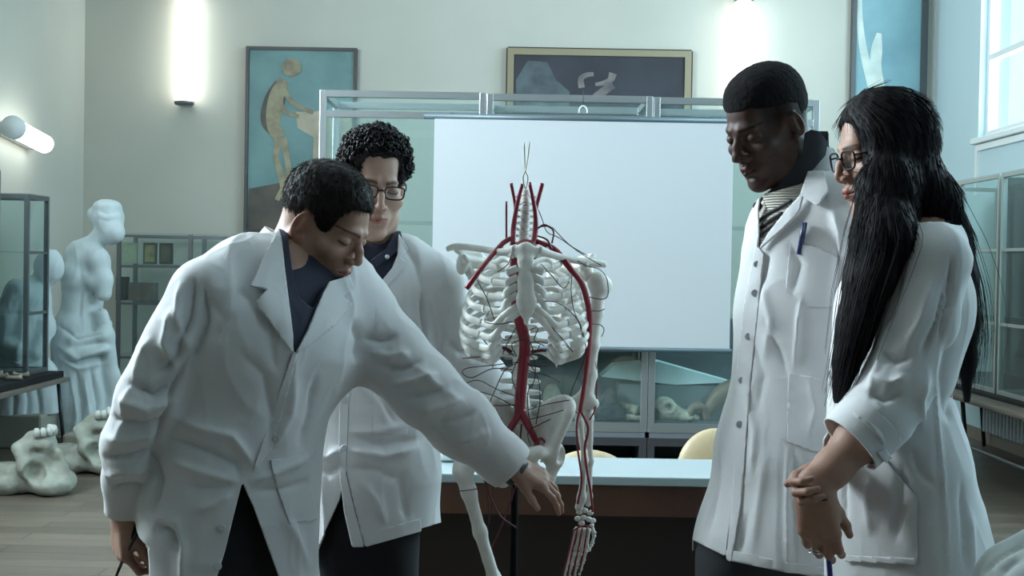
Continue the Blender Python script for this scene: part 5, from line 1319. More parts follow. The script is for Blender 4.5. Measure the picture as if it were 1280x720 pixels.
s=np.where(dd>D2+.0,1,-poly2(px,py,opening)/500)
ad=axisdist(V1,q_(470,335,.02),q_(468,290,.0)); s=np.minimum(s,np.where((py<338)&(ad<.07),ad-.060,1))
hole=np.array([(432,588),(424,625),(408,660),(396,690),(385,760),(470,760),(456,690),(442,630)])
s=np.minimum(s,np.where(dd<D2,-poly2(px,py,hole)/500,1))
s=np.minimum(s,np.where(px>430,(682-.30*(px-455)-py),(690-py))/500)
e=nrm(q_(640,505,.15)-q_(598,474,.12)); s=np.where(px>600,np.minimum(s,-((V1-q_(645,509,.15))@e)),s)
e=nrm(q_(420,520,.17)-q_(384,490,.12)); s=np.where((px<430)&(dd>D2+.13),np.minimum(s,-((V1-q_(424,523,.17))@e)),s)
Vc,Fc=clip(V1,F0,s); coat=obj('lab_coat',Vc,Fc,M['coat'],root,solid=.0035)
dr=(2.4,D2+.03)
patch('placket',G,.0035,[(464,372),(472,368),(450,430),(436,500),(434,560),(432,590),(440,625),(455,684),(440,684),(430,640),(424,590),(424,500),(440,430)],coat,M['coat'],.002,fl=FL,dr=dr)
patch('lapel',G,.009,[(498,292),(510,312),(500,322),(508,328),(492,350),(469,374),(478,350),(490,335),(497,318)],coat,M['coat'],.004,fl=FL,dr=dr)
patch('pocket',G,.004,[(466,470),(505,474),(512,520),(508,545),(466,542)],coat,M['coat'],.0025,fl=FL,dr=dr)
patch('hem_band',G,.003,[(455,668),(525,648),(527,664),(456,684)],coat,M['coat'],.0015,fl=FL,dr=dr)
for (x,y) in ((431,500),(430,560)): button(G,.006,x,y,2.4,3.1,coat,M['btn'])
# shirt: white undershirt and navy open collar
V,F=G.mesh(-.009); V=smooth(V,F,2); px,py,dd=proj(V); ad=axisdist(V,q_(470,335,.02),q_(468,290,.0))
s=poly2(px,py,[(438,270),(445,330),(466,380),(500,350),(520,300),(515,270)])/500; s=np.minimum(s,np.where(py<345,ad-.056,1)); V,F=clip(V,F,s); sh=obj('shirt',V,F,M['navy'],root,solid=.002)
a=q_(470,342,.02); b=q_(468,300,.012); e=nrm(b-a); s=Sdf(a-.13,b+.13,.0028); s.cone(a,b,.068,.0585,.01); V,F=s.mesh()
px,py,dd=proj(V); q=np.minimum((V-a)@e+.01,-((V-b)@e)); q=np.minimum(q,np.where(dd<D2,-poly2(px,py,[(458,290),(470,300),(484,302),(470,325),(462,345),(450,330)])/500,1)); V,F=clip(V,F,q); obj('shirt_collar',V,F,M['navy'],sh,solid=.003)
patch('collar_flap',G,.004,[(500,288),(503,300),(500,312),(470,334),(463,326),(482,312),(492,292)],sh,M['navy'],.004,dr=dr)
button(G,.009,484,321,2.4,3.0,sh,M['btn'],.005)
parts=[hp]
pc,_=piece([q_(468,375),q_(466,640),q_(390,360),q_(548,360)],.16,.011,lambda s:(s.chain([(q_(468,375),.12),(q_(462,500),.105),(q_(466,620),.12)],.04,flat=(FW,1.35)),s.chain([(q_(392,358,-.0),.045),(q_(468,345,.02),.05),(q_(546,355,.02),.045)],.05))); parts.append(pc)
w0=q_(640,505,.15); wd=nrm(q_(668,528,.16)-w0)
def fn(s):
    s.chain([(q_(566,440,.08),.042),(q_(605,478,.125),.036),(w0,.027)],.02)
    return hand_sdf(s,w0,wd,(0,-.1,-1),(0,-1,.1),[(25,35,20)]*4,.9,wr=.025)
pc,_=piece([q_(566,440,.08),w0+[-.02,-.12,-.2],w0+[.18,.10,.04]],.05,.0026,fn); parts.append(pc)
w0=q_(424,522,.17); 
def fn(s):
    s.chain([(q_(384,490,.12),.04),(w0,.027)],.02)
    return hand_sdf(s,w0,nrm(q_(470,535,.19)-w0),(0,1,0),(0,0,1),[(25,35,20)]*4,.9,wr=.025)
pc,_=piece([q_(384,490,.12),w0+[-.04,-.10,-.1],w0+[.2,.12,.08]],.05,.0028,fn); parts.append(pc)
mkbody(root,parts,skB)
hm=mat('black_curly_hair',(.010,.008,.009),.55,spec=.25)
prof=[(.105,.092),(.084,.084),(.066,.076),(.054,.052),(.044,.012),(.030,.0),(.022,.012),(.010,.030),(-.012,.030),(-.030,.0),(-.045,-.045),(-.085,-.055),(-.14,-.03),(-.145,.2),(.16,.2),(.16,.08)]
tf=lambda X,Y,Z: .002+.005*np.clip((Z-.04)/.06,0,1)
ho,HV,HN=hair_cap(root,R,c,.94,prof,tf,hm,.006,75)
def curls(R,c,sc,V,N,n,m,root,keep,seed=4,cr=.0062,L=.026,rad=.0016):
    g=np.random.default_rng(seed); idx=np.where(keep(V))[0]; I=g.choice(idx,n); p=V[I]; nn=N[I]
    ax=g.normal(0,1,(n,3)); ax-=nn*(ax*nn).sum(1)[:,None]*.6; ax/=np.linalg.norm(ax,axis=1)[:,None]
    u=np.cross(ax,nn); u/=np.linalg.norm(u,axis=1)[:,None]+1e-9; v=np.cross(ax,u); T=np.linspace(0,1,12); ph=g.random(n)*6.28; r0=cr*(.7+.6*g.random(n))
    pts=np.stack([p+nn*(.002+.006*t)+ax*(t-.5)[...,None]*L*.45 if False else p+nn*(.001+.007*t)+ax*((t-.5)*L*.45)+(u*np.cos(ph+t*9)[:,None]+v*np.sin(ph+t*9)[:,None])*r0[:,None] for t in T],1)
    W=l2w(R,c,sc,pts.reshape(-1,3)).reshape(pts.shape); A,F=many_tubes((W,rad*np.array([.6]+[1]*10+[.4])[None,:]*np.ones((n,1))),4); return obj('hair_curls',A,F,m,root)
curls(R,c,.94,HV,HN,1500,hm,ho,lambda V:((V[:,2]>.035)&(V[:,1]<.05))|(V[:,2]>.085)|((V[:,1]<.0)&(V[:,2]>.0)))
hair_strands(R,c,.94,HV,HN,1200,.012,.0006,lambda p: np.stack([p[:,0]*1,-.3*np.ones(len(p)),-1*np.ones(len(p))],1),hm,ho,up=.4,seed=8,curl=.002,keep=lambda V:V[:,2]<.05)
glasses(root,R,c,.94,M['black'],M['lens'],w=.047,h=.030,y=.1005,z=-.001,x0=.0325,rr=.0017)
def fn(s):
    s.chain([(q_(466,580,.0),.11),(q_(466,640,.0),.12)],.04,flat=(FW,1.3))
    leg(s,q_(432,690,.0),np.array([q_(425,700)[0],D2,.48]),np.array([q_(420,700)[0],D2+.02,.1]),(.075,.060,.05)); leg(s,q_(484,690,.02),np.array([q_(486,700)[0],D2+.04,.48]),np.array([q_(488,700)[0],D2+.06,.1]),(.075,.060,.05))
(V,F,_),_2=piece([q_(400,570,-.1),q_(520,570,.1),[q_(455,0)[0],D2,.06]],.12,.009,fn); V=V+normals(V,F)*(.003*vnoise(V*14,8))[:,None]; obj('trousers',V,F,M['trouser'],root)
shoe(root,(q_(420,700)[0],D2+.02),(.1,-1),M['shoe']); shoe(root,(q_(488,700)[0],D2+.06),(.3,-1),M['shoe'])
# ================================================================== tall man
D3=2.64
q_=lambda x,y,dd=0: P(x,y,D3+dd)
root=empty('person',(q_(985,700)[0],q_(985,700)[1],0),'tall black man in white lab coat over a cream knit turtleneck, looking down','person')
skC=skin('skin_tall_man',(.080,.044,.034),(.055,.030,.024)); skC.node_tree.nodes['Principled BSDF'].inputs['Specular IOR Level'].default_value=.22
R,c,hs,hp=make_head(root,q_(959,157),-57,25,0,.955,q_(1000,240,.01),dict(nose=.020,nw=1.25,jaw=1.02,lips=1.25,neck=.050,chin=1.0),skC,None,lip=(.85,.65,.65))
G=Sdf(np.array([q_(850,300)[0],D3-.42,.60]),np.array([q_(1125,300)[0],D3+.36,q_(0,180)[2]]),.005)
FW=nrm([-.50,-.86,0])
G.chain([(q_(1018,325),.152),(q_(1014,400),.150),(q_(1008,480),.144),(q_(994,570),.159),(q_(982,690),.182),(q_(980,760),.185)],.05,flat=(FW,1.25))
G.chain([(q_(1015,258,.0),.07),(q_(1045,268,-.05),.070),(q_(1078,292,-.09),.066)],.04)
G.chain([(q_(1005,262,.0),.066),(q_(985,275,.05),.062),(q_(972,300,.10),.058)],.04)
G.chain([(q_(1078,292,-.09),.067),(q_(1092,400,-.06),.062),(q_(1090,500,-.08),.056),(q_(1085,570,-.10),.046)],.02)
G.chain([(q_(974,300,.10),.060),(q_(985,400,.18),.058),(q_(1000,480,.22),.052),(q_(1035,530,.2),.044)],.02)
V0,F0=G.mesh(); V0=smooth(V0,F0,1)
FL=[([(962,310),(956,340),(950,380)],7,-.005),([(950,340),(965,400),(958,450)],9,.006),([(985,300),(1000,330),(990,372)],8,-.005),([(940,420),(955,470),(945,520)],8,-.005),([(955,400),(975,440),(985,470)],6,-.005),
 ([(1003,370),(998,400),(994,460)],3,.005),([(1045,300),(1048,340),(1042,385)],4,-.010),([(1040,260),(1050,290),(1052,330)],7,.007),([(1010,470),(1020,510),(1012,545)],8,.005),([(930,480),(945,540),(940,600)],8,.006),([(960,560),(950,620),(940,690)],10,.005),([(985,560),(984,640),(985,712)],3,.006),([(992,560),(992,640),(993,712)],4,-.006),([(900,560),(895,620),(885,670)],7,-.005),([(1005,600),(1010,650),(1015,705)],9,.004),([(935,640),(930,670),(925,695)],7,-.004)]
V1=folds(V0,F0,FL,.0022,13,seed=9)
px,py,dd=proj(V1)
opening=np.array([(938,215),(942,258),(945,290),(948,311),(965,290),(985,262),(1000,245),(1008,232),(1008,200)])
s=np.where(dd>D3+.06,1,-poly2(px,py,opening)/500)
ad=axisdist(V1,q_(1012,262,.02),q_(1002,205,.02)); s=np.minimum(s,np.where((py<262)&(ad<.075),ad-.066,1))
hole=np.array([(921,584),(914,640),(906,700),(904,780),(916,780),(912,700),(918,640)])
s=np.minimum(s,np.where(dd<D3+.03,-poly2(px,py,hole)/500,1))
s=np.minimum(s,np.where(dd<D3+.06,np.where(px<911,(682+.5*(px-880)-py),(700+.20*(px-912)-py)),(688-py))/500)
s=np.minimum(s,1)
for a,b,cnd in ((q_(1090,500,-.08),q_(1085,570,-.10),(px>1060)&(dd<D3-.03)&(py>520)),(q_(1000,480,.22),q_(1035,530,.2),(dd>D3+.17)&(py>490))):
    e=nrm(b-a); s=np.where(cnd,np.minimum(s,-((V1-b-e*.01)@e)),s)
Vc,Fc=clip(V1,F0,s); coat=obj('lab_coat',Vc,Fc,M['coat'],root,solid=.0035)
dr=(2.0,D3+.08)
patch('placket',G,.0035,[(945,305),(955,318),(950,366),(938,475),(934,530),(930,586),(925,640),(914,702),(908,700),(914,640),(918,586),(916,530),(920,475),(932,366),(940,330)],coat,M['coat'],.002,fl=FL,dr=dr)
patch('lapel',G,.009,[(1010,215),(1030,214),(1036,238),(1022,258),(1004,246),(1000,262),(980,285),(948,313),(962,290),(984,262),(1000,245)],coat,M['coat'],.004,fl=FL,dr=dr)
patch('lapel',G,.006,[(950,246),(942,262),(941,285),(947,312),(949,290),(948,262)],coat,M['coat'],.003,fl=FL,dr=(2.0,D3+.12))
cp=patch('chest_pocket',G,.0045,[(988,302),(1024,310),(1048,322),(1046,384),(1010,384),(982,360)],coat,M['coat'],.003,fl=FL,dr=dr)
patch('pocket',G,.0045,[(985,466),(1012,470),(1050,483),(1050,572),(1010,562),(984,552)],coat,M['coat'],.003,fl=FL,dr=dr)
patch('hem_band',G,.003,[(908,686),(985,703),(1060,712),(1060,722),(985,716),(908,700)],coat,M['coat'],.0015,fl=FL,dr=dr)
for (x,y) in ((946,330),(943,366),(935,420),(927,475),(924,530)): button(G,.006,x,y,2.1,2.9,coat,M['btn'])
# stand-up coat collar around the neck
a=q_(1016,262,.02); b=q_(1012,180,.02); e=nrm(b-a); s=Sdf(a-.16,b+.16,.003); s.cone(a,b,.074,.052,.01); V,F=s.mesh(); px,py,dd=proj(V)
q=np.where(dd<D3+.03,poly2(px,py,[(1030,181),(1040,186),(1052,205),(1055,250),(1022,262),(1003,229),(1016,208)]),np.minimum(py-185,(px-1005)))/500; V,F=clip(V,F,q); obj('collar',V,F,M['coat'],coat,solid=.004)
# knit turtleneck
def knit():
    m=mat('cream_knit',(.52,.49,.43),.95); nt=m.node_tree; b=nt.nodes['Principled BSDF']; tc=nt.nodes.new('ShaderNodeTexCoord'); w_=nt.nodes.new('ShaderNodeTexWave'); w_.inputs['Scale'].default_value=60; w_.inputs['Distortion'].default_value=1.2; w_.bands_direction='Z'
    nt.links.new(tc.outputs['Object'],w_.inputs['Vector']); bp=nt.nodes.new('ShaderNodeBump'); bp.inputs['Strength'].default_value=.8; bp.inputs['Distance'].default_value=.004; nt.links.new(w_.outputs['Fac'],bp.inputs['Height']); nt.links.new(bp.outputs['Normal'],b.inputs['Normal']); return m
M['knit']=knit()
V,F=G.mesh(-.008); V=smooth(V,F,2); px,py,dd=proj(V); ad=axisdist(V,q_(1012,262,.02),q_(1002,205,.02)); s=poly2(px,py,[(930,230),(935,300),(945,330),(975,300),(1020,250),(1020,215)])/500; s=np.minimum(s,np.where(py<250,ad-.060,1)); V,F=clip(V,F,s); sw=obj('turtleneck_sweater',V,F,M['knit'],root,solid=.002)
a=q_(1004,275,.0); b=q_(992,232,.0); e=nrm(b-a); s=Sdf(a-.16,b+.16,.003); s.cone(a-e*.02,b,.075,.0655,.01); V,F=s.mesh(); q=np.minimum((V-a)@e+.02,-((V-b)@e)-.002); V,F=clip(V,F,q); obj('turtleneck_collar',V,F,M['knit'],sw,solid=.005)
dkk=mat('charcoal_stripe',(.05,.05,.055),.9)
for pl in ([(947,279),(958,268),(975,259),(990,250)],[(947,288),(960,277),(978,266)],[(947,297),(958,287),(970,279)]):
    pts=spline([surf(G,-.004,x,y,2.2,3.0) for x,y in pl],5); V,F=tube(pts,.0035,6); obj('knit_stripe',V,F,dkk,sw)
button(G,.0,947,258,2.2,3.0,sw,M['black'],.010)
# dark grey hood collar behind the neck
a=q_(1000,262,.01); b=q_(1002,162,.01); e=nrm(b-a); s=Sdf(a-.16,b+.16,.003); s.cone(a,b,.068,.059,.01); V,F=s.mesh(); px,py,dd=proj(V); q=np.where(dd<D3+.02,poly2(px,py,[(1006,166),(1014,162),(1024,164),(1035,178),(1032,194),(1008,222),(968,254),(956,244),(985,216),(1003,192)]),np.minimum(py-164,px-1003))/500; V,F=clip(V,F,q); obj('inner_collar',V,F,mat('charcoal_collar',(.03,.033,.04),.9),sw,solid=.006)
# pen in chest pocket
a=surf(G,.006,1006,280,2.2,2.9); a=P(1006,278,proj(a)[2]-.006); b=P(999,318,proj(surf(G,.004,999,318,2.2,2.9))[2]+.0)
V,F=tube([a,(a*.6+b*.4),b],.0055,10); o=obj('pen',V,F,mat('blue_pen_plastic',(.015,.025,.10),.3)); tag(o,'dark blue pen clipped in the chest pocket of the tall man coat','pen')
V,F=tube([a+[0,-.008,0],a*.5+b*.5+[0,-.009,0]],.0018,6); obj('clip',V,F,M['dark_metal'],o)
hl=((hp[0]-c)@R); k_=np.clip((hl[:,2]-.0)/.02,0,1)*np.clip((.052-hl[:,1])/.012,0,1)*np.clip(1-(np.abs(hl[:,1]+.01)<.016)*(hl[:,2]<.015),0,1); k_=np.maximum(k_,np.clip((-.035-hl[:,1])/.02,0,1)*np.clip((hl[:,2]+.05)/.02,0,1)); hp[2][:]*=(1-.72*k_)[:,None]
parts=[hp]
pc,_=piece([q_(1018,325),q_(985,690),q_(1078,292,-.11),q_(974,300,.1)],.16,.011,lambda s:(s.chain([(q_(1018,325),.12),(q_(1008,480),.11),(q_(990,640),.13)],.04,flat=(FW,1.25)),s.chain([(q_(1078,292,-.11),.045),(q_(1013,262,.02),.055),(q_(974,300,.1),.045)],.05))); parts.append(pc)
for (el,w0,dr2,nn,tt) in ((q_(1090,500,-.08),q_(1085,572,-.10),(0,0,-1),(1,0,0),(0,-1,0)),(q_(1000,480,.22),q_(1035,532,.2),(.8,0,-.5),(0,1,0),(0,0,1))):
    def fn(s): s.chain([(el,.038),(w0,.027)],.02); return hand_sdf(s,w0,dr2,nn,tt,[(25,35,20)]*4,.95,wr=.026)
    pc,_=piece([el,w0+[-.12,-.12,-.21],w0+[.16,.12,.02]],.05,.003,fn); parts.append(pc)
mkbody(root,parts,skC)
hm=mat('cropped_black_hair',(.010,.009,.010),.9,spec=.15,bump=.6,bscale=900)
prof=[(.112,.066),(.085,.056),(.066,.060),(.056,.055),(.03,.047),(-.01,.040),(-.03,.030),(-.045,-.01),(-.07,-.045),(-.15,-.05),(-.15,.2),(.16,.2),(.16,.075)]
tf=lambda X,Y,Z: .0014+.006*np.clip((Z-.047)/.055,0,1)+.003*np.clip((Z-.06)/.04,0,1)*np.clip((Y+.02)/.09,0,1)
ho,HV,HN=hair_cap(root,R,c,.955,prof,tf,hm,.0008,160)
def fn(s):
    s.chain([(q_(994,600,.0),.12),(q_(985,660,.0),.13)],.04,flat=(FW,1.2))
    leg(s,q_(920,700,.03),np.array([q_(918,700)[0],D3+.05,.48]),np.array([q_(915,700)[0],D3+.08,.1]),(.085,.066,.055)); leg(s,q_(1035,690,-.04),np.array([q_(1035,700)[0],D3-.04,.48]),np.array([q_(1035,700)[0],D3-.02,.1]),(.085,.066,.055))
(V,F,_),_2=piece([q_(890,590,-.15),q_(1070,600,.1),[q_(985,0)[0],D3,.06]],.12,.009,fn); V=V+normals(V,F)*(.003*vnoise(V*14,8))[:,None]; obj('trousers',V,F,mat('charcoal_trousers',(.045,.047,.055),.9),root)
shoe(root,(q_(915,700)[0],D3+.08),(-.5,-1),M['shoe']); shoe(root,(q_(1035,700)[0],D3-.02),(-.6,-1),M['shoe'])
# ================================================================== woman (right)
D4=2.28
q_=lambda x,y,dd=0: P(x,y,D4+dd)
root=empty('person',(q_(1130,700)[0],q_(1130,700)[1],0),'woman with very long straight black hair and glasses, hands clasped before her white coat','person')
skD=skin('skin_woman',(.40,.235,.175),(.34,.19,.14))
WCR=((0,-.004,.043),(.0735,.087,.083))
R,c,hs,hp=make_head(root,q_(1110,191),-82,10,0,.90,q_(1140,300,.0),dict(cran=WCR,nose=.021,jaw=.92,lips=1.15,brow=1.0,neck=.048,nw=.9,chin=.9),skD,None,lip=(.72,.42,.45))
G=Sdf(np.array([q_(1020,300)[0],D4-.30,.55]),np.array([q_(1250,300)[0],D4+.30,q_(0,262)[2]]),.0048)
FW=nrm([-.97,-.22,0])
G.chain([(q_(1140,378),.125),(q_(1126,400),.131),(q_(1112,485),.117),(q_(1120,590),.150),(q_(1134,700),.168),(q_(1134,780),.18)],.05,flat=(FW,1.36))
G.ell(q_(1086,390,-.05),(.05,.06,.055),.06)
G.chain([(q_(1150,303,.0),.055),(q_(1160,308,-.07),.056),(q_(1166,325,-.13),.056)],.035)
G.chain([(q_(1148,303,.02),.055),(q_(1146,308,.07),.056),(q_(1142,325,.13),.055)],.035)
aN=[(q_(1166,328,-.13),.060),(q_(1150,400,-.15),.056),(q_(1122,480,-.16),.055),(q_(1098,520,-.17),.054),(q_(1062,553,-.18),.051)]
G.chain(aN,.018)
G.chain([(q_(1142,328,.13),.058),(q_(1125,420,.15),.052),(q_(1104,490,.13),.048),(q_(1078,540,.06),.040)],.018)
V0,F0=G.mesh(); V0=smooth(V0,F0,1)
nr=(2.0,D4-.09)
FL=[([(1130,330),(1118,370),(1105,410)],7,-.007,nr),([(1165,350),(1150,400),(1128,440)],9,.006,nr),([(1185,345),(1172,400),(1150,450)],5,-.009,nr),([(1100,440),(1118,452),(1140,446)],6,-.008,nr),([(1090,470),(1112,480),(1136,470)],7,.008,nr),([(1082,490),(1105,500),(1128,492)],5,-.009,nr),([(1110,410),(1100,450),(1085,500)],6,.006,nr),([(1062,515),(1085,530),(1104,555)],4,.007,nr),([(1072,505),(1095,520),(1116,545)],4,-.007,nr),
 ([(1190,320),(1186,380),(1172,430)],3,-.010),([(1185,420),(1178,470),(1182,530)],6,-.006),([(1175,430),(1168,480),(1172,540),(1180,620),(1186,715)],2.5,.004),([(1160,470),(1150,500),(1152,540)],6,.006),([(1090,590),(1085,630),(1090,670)],10,.005),([(1130,580),(1125,630),(1120,680)],10,-.005),([(1200,600),(1205,660),(1208,715)],4,-.006),([(1212,640),(1215,680),(1216,716)],5,.005),([(1060,580),(1056,620),(1058,660)],5,-.005),([(1138,560),(1150,590),(1170,610)],5,-.005),([(1205,480),(1190,500),(1185,530)],5,-.006)]
V1=folds(V0,F0,FL,.0022,14,seed=12)
px,py,dd=proj(V1)
s=np.ones(len(V1)); ad=axisdist(V1,q_(1146,320,.0),q_(1138,270,.0)); s=np.where((ad<.08)&(py<318),ad-.062,s)
a=q_(1098,520,-.17); b=q_(1064,552,-.18); e=nrm(b-a); s=np.where((dd<D4-.08)&(px<1100)&(axisdist(V1,a,b)<.07),np.minimum(s,-((V1-b)@e)),s)
a=q_(1095,495,.12); b=q_(1066,540,.065); e=nrm(b-a); s=np.where((dd>D4-.01)&(px<1090)&(axisdist(V1,a,b)<.055)&(((V1-b)@e)>-.02),np.minimum(s,-((V1-b)@e)),s)
s=np.minimum(s,V1[:,2]-.60)
Vc,Fc=clip(V1,F0,s); coat=obj('lab_coat',Vc,Fc,M['coat'],root,solid=.0035)
# turned-up sleeve cuff
a=q_(1092,526,-.172); b=q_(1062,555,-.181); e=nrm(b-a); s=Sdf(a-.1,b+.1,.0028); s.cone(a,b+e*.01,.0575,.0575,.01) if False else None
lo=np.minimum(a,b)-.1; hi=np.maximum(a,b)+.1; s=Sdf(lo,hi,.0028); s.cone(a-e*.02,b+e*.02,.0605,.0555,.01); V,F=s.mesh(); q=np.minimum((V-a)@e,-((V-b)@e)); V,F=clip(V,F,q); V=V+.0; obj('sleeve_cuff',V,F,M['coat'],coat,solid=.004)
dr=(1.9,D4+.02)
patch('pocket',G,.0055,[(1042,590),(1066,574),(1100,566),(1146,622),(1147,704),(1110,706),(1056,700),(1044,640)],coat,M['coat'],.003,fl=FL,dr=dr)
patch('pocket_band',G,.008,[(1096,566),(1106,561),(1150,612),(1146,624)],coat,M['coat'],.003,fl=FL,dr=dr)
patch('hem_band',G,.0075,[(1056,694),(1147,698),(1147,706),(1056,702)],coat,M['coat'],.002,fl=FL,dr=dr)
# round black neckline
pts=[]
for t in np.linspace(-1.9,1.9,26):
    a0=q_(1146,300,.0); pts.append((a0[0]+.062*math.cos(t),a0[1]-.062*math.sin(t),a0[2]+.040-.012*math.sin(t)))
V,F=tube(pts,.0042,8); obj('neck_binding',V,F,M['black'],coat)
V,F=G.mesh(-.008); V=smooth(V,F,2); ad=axisdist(V,q_(1146,320,.0),q_(1138,270,.0)); px,py,dd=proj(V); s=np.minimum(.09-ad,ad-.050); s=np.minimum(s,(335-py)/500); V,F=clip(V,F,s); obj('shirt',V,F,M['black'],root,solid=.002)
parts=[hp]
pc,_=piece([q_(1146,345),q_(1134,690),q_(1165,325,-.13),q_(1142,325,.13)],.14,.011,lambda s:(s.chain([(q_(1148,345),.105),(q_(1127,485),.095),(q_(1132,640),.13)],.04,flat=(FW,1.36)),s.chain([(q_(1165,327,-.13),.04),(q_(1146,300,.0),.048),(q_(1142,327,.13),.04)],.04))); parts.append(pc)
# near forearm and hand
w0=q_(1016,612,-.20); wd=nrm(q_(1023,660,-.195)-w0)
def fn(s):
    s.chain([(q_(1112,505,-.165),.040),(q_(1075,548,-.178),.0355),(q_(1040,586,-.19),.0285),(w0,.0225)],.02)
    return hand_sdf(s,w0,wd,(.35,.93,0),(.9,-.35,.1),[(22,32,18),(20,34,20),(22,36,20),(24,34,20)],.84,thumb=(30,18,15),wr=.0225,tout=.3,spread=1)
pc,endN=piece([q_(1112,505,-.165),w0+[-.06,-.07,-.17],w0+[.07,.09,0]],.045,.002,fn); parts.append(pc)
# far forearm, its hand closed round the near wrist
w1=q_(1034,594,-.135)
def fn(s):
    s.chain([(q_(1095,495,.12),.040),(q_(1066,545,.05),.034),(w1,.0235)],.02)
    return hand_sdf(s,w1,nrm(q_(996,616,-.185)-w1),(.25,-.9,.1),(.3,0,1),[(30,55,45),(32,58,45),(34,60,45),(36,60,45)],.80,thumb=(8,8,8),wr=.0215,tout=-.1,spread=1)
pc,_=piece([q_(1095,495,.12),w1+[-.15,-.13,-.10],w1+[.05,.06,.07]],.045,.002,fn); parts.append(pc)
mkbody(root,parts,skD)
# bracelet and ring
e=nrm(w0-q_(1040,586,-.19)); cc=w0+wd*.010; u=nrm(np.cross(wd,[0,1,0])); v=np.cross(wd,u); 
pts=[cc+u*.0275*math.cos(t)+v*.0265*math.sin(t)+wd*.004*math.sin(2*t) for t in np.linspace(0,2*PI,33)]; V,F=tube(pts,.0017,6,caps=False); obj('bracelet',V,F,M['black'],root)
cc=w0+wd*.105+nrm([-1,0,0])*.012; pts=[cc+np.array([math.cos(t)*.0095,math.sin(t)*.0095,.001*math.sin(t)]) for t in np.linspace(0,2*PI,21)]; V,F=tube(pts,.0012,6,caps=False); obj('ring',V,F,mat('silver_ring',(.8,.8,.8),.2,1),root)
glasses(root,R,c,.90,M['black'],M['lens'],w=.050,h=.036,y=.1005,z=-.003,x0=.034,rr=.0019)
# ---- hair
hm=mat('long_black_hair',(.008,.0065,.008),.6,spec=.12)
H=Sdf(np.array([q_(1015,300)[0],D4-.27,q_(0,540)[2]]),np.array([q_(1250,300)[0],D4+.22,q_(0,92)[2]]),.004)
sl,X,Y,Z=H.blk((-9,-9,-9),(9,9,9))
L=[(R[0,i]*(X-c[0])+R[1,i]*(Y-c[1])+R[2,i]*(Z-c[2]))/.90 for i in range(3)]
d=cran(L,.008,WCR)*.90
prof=[(.120,.088),(.084,.078),(.072,.058),(.056,.032),(.036,-.02),(.030,-.08),(.03,-.16),(-.2,-.16),(-.2,.25),(.2,.25),(.2,.08)]
H.D[sl]=np.minimum(H.D[sl],smax(d,-poly2(L[1],L[2],prof)*.90,.008))
for dy in (-.075,.075):
    H.chain([(q_(1108,180,dy*.55),.045),(q_(1112,235,dy*1.0),.035),(q_(1120,290,dy*1.25),.034)],.04)
H.chain([(q_(1124,185,.0),.055),(q_(1138,240,.0),.058),(q_(1152,285,.01),.054)],.04)
H.chain([(q_(1085,225,-.078),.012),(q_(1084,280,-.10),.018),(q_(1076,340,-.12),.022),(q_(1066,400,-.13),.022),(q_(1056,450,-.135),.016),(q_(1046,500,-.135),.006)],.02)
H.chain([(q_(1098,225,-.08),.024),(q_(1104,290,-.12),.034),(q_(1088,350,-.135),.030),(q_(1070,420,-.14),.020),(q_(1056,480,-.14),.007)],.03)
H.chain([(q_(1118,260,-.09),.030),(q_(1116,305,-.14),.030),(q_(1098,350,-.155),.018),(q_(1082,400,-.155),.008)],.03)
H.chain([(q_(1166,250,-.01),.045),(q_(1182,300,.01),.040),(q_(1196,350,.0),.032),(q_(1206,400,-.0),.022),(q_(1208,450,.0),.014),(q_(1208,500,.0),.006)],.03)
V,F=H.mesh(); V=smooth(V,F,2); N=normals(V,F); V=V+N*(.0018*vnoise(V*np.array([70,70,6]),4)+.001*vnoise(V*np.array([160,160,8]),5))[:,None]
ho=obj('hair',V,F,hm,root)
g=np.random.default_rng(3)
def locks(nm,routes,n,w0_,rad,seed=1,jit=.006):
    "long straight strands following route curves"
    g=np.random.default_rng(seed); out=[];rr=[]
    for (rt,wd,cnt) in routes:
        base=spline([q_(*a) for a in rt],5); M_=len(base); t=np.linspace(0,1,M_)
        for _ in range(cnt):
            o1=g.normal(0,1,3)*np.array([1,.9,.1]); ww=np.interp(t,np.linspace(0,1,len(wd)),wd)
            p=base+o1[None,:]*ww[:,None]+ (g.normal(0,jit,3)[None,:])*t[:,None]**2; end=g.uniform(.72,1); ti=t*end
            out.append(np.stack([np.interp(ti,t,p[:,i]) for i in range(3)],1)[np.linspace(0,M_-1,16).astype(int)]); rr.append(rad*(1-.6*np.linspace(0,1,16)))
    A,F=many_tubes((np.array(out),np.array(rr)),3); return obj(nm,A,F,hm,ho)
locks('front_locks',[([(1086,225,-.085),(1080,290,-.12),(1070,360,-.14),(1058,430,-.145),(1042,495,-.145)],[.006,.012,.014,.012,.008],160),([(1104,240,-.10),(1104,300,-.15),(1084,370,-.165),(1066,440,-.16),(1048,510,-.15)],[.010,.018,.016,.012,.009],200)],0,0,.0007,2)
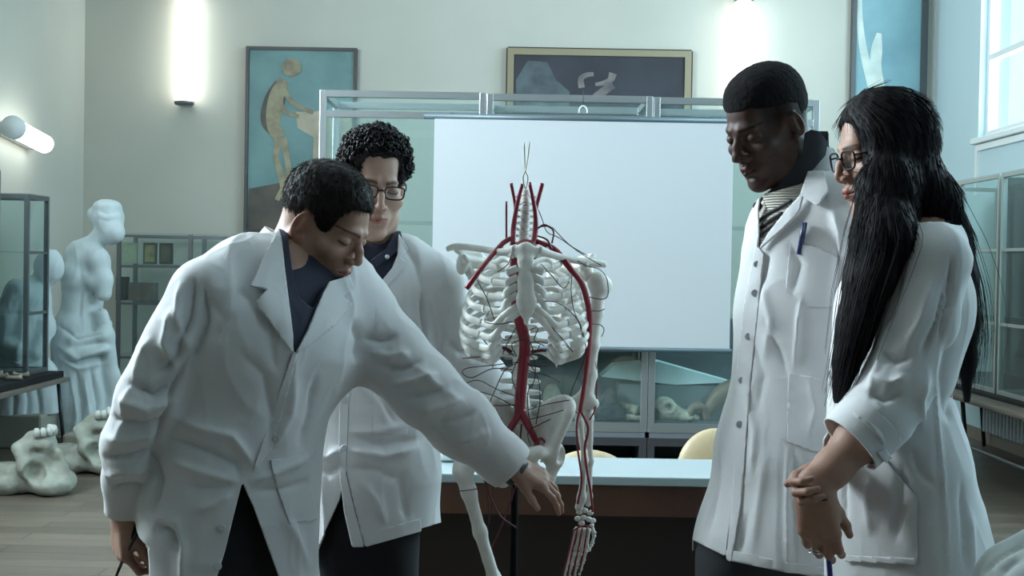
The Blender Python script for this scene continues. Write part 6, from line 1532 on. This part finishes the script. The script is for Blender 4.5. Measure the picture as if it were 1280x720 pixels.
locks('back_locks',[([(1172,240,-.02),(1188,300,-.02),(1202,360,-.02),(1210,420,-.01),(1209,490,.0)],[.012,.018,.020,.018,.012],260),([(1180,260,-.0),(1200,320,.0),(1220,380,.0),(1226,415,.0),(1214,460,.0)],[.006,.006,.005,.004,.004],14)],0,0,.0007,6)
# fine strands over the crown
Iv=(V[:,2]>q_(0,300)[2]); idx=np.where(Iv)[0]; I=g.choice(idx,3600); p=V[I]; n_=N[I]; part=l2w(R,c,.90,[0,.06,.12])
pts=[p+n_*.0006]; qq=p.copy()
fl0=np.array([.22,0,-1.0])
lp=(p-c)@R; 
for k in range(7):
    away=(qq-part)*np.array([1,1,0]); away/=np.linalg.norm(away,axis=1)[:,None]+1e-6; dn=np.array([0,0,-1.0])[None,:]+away*np.clip((qq[:,2:3]-c[2])/.06,0,1)*1.2
    dn=dn-n_*(dn*n_).sum(1)[:,None]; dn/=np.linalg.norm(dn,axis=1)[:,None]+1e-9; qq=qq+dn*.006; pts.append(qq+n_*.0003)
A,F=many_tubes((np.stack(pts,1),.0006*np.linspace(1,.4,8)[None,:]*np.ones((len(p),1))),3); obj('crown_strands',A,F,hm,ho)
# legs below the coat
def fn(s):
    s.chain([(q_(1130,610,.0),.10),(q_(1132,680,.0),.105)],.04,flat=(FW,1.45))
    for dy in (-.08,.08): leg(s,q_(1132,700,dy),np.array([q_(1132,700)[0],D4+dy,.48]),np.array([q_(1136,700)[0],D4+dy,.1]),(.062,.05,.045))
(V,F,_),_2=piece([q_(1050,600,-.15),q_(1220,600,.15),[q_(1132,0)[0],D4,.06]],.10,.009,fn); obj('trousers',V,F,M['navy'],root)
for dy in (-.08,.08): shoe(root,(q_(1136,700)[0],D4+dy),(-1,-.1),M['shoe'])
# blue pen in her hand
a=q_(1034,678,-.175); b=q_(1039,735,-.17); V,F=tube([a-(b-a)*.35,b],.0045,10); o=obj('pen',V,F,mat('violet_blue_pen',(.03,.03,.22),.3)); tag(o,'blue pen pointing down from the fingers of the woman hand','pen')
print("SCENE OK")
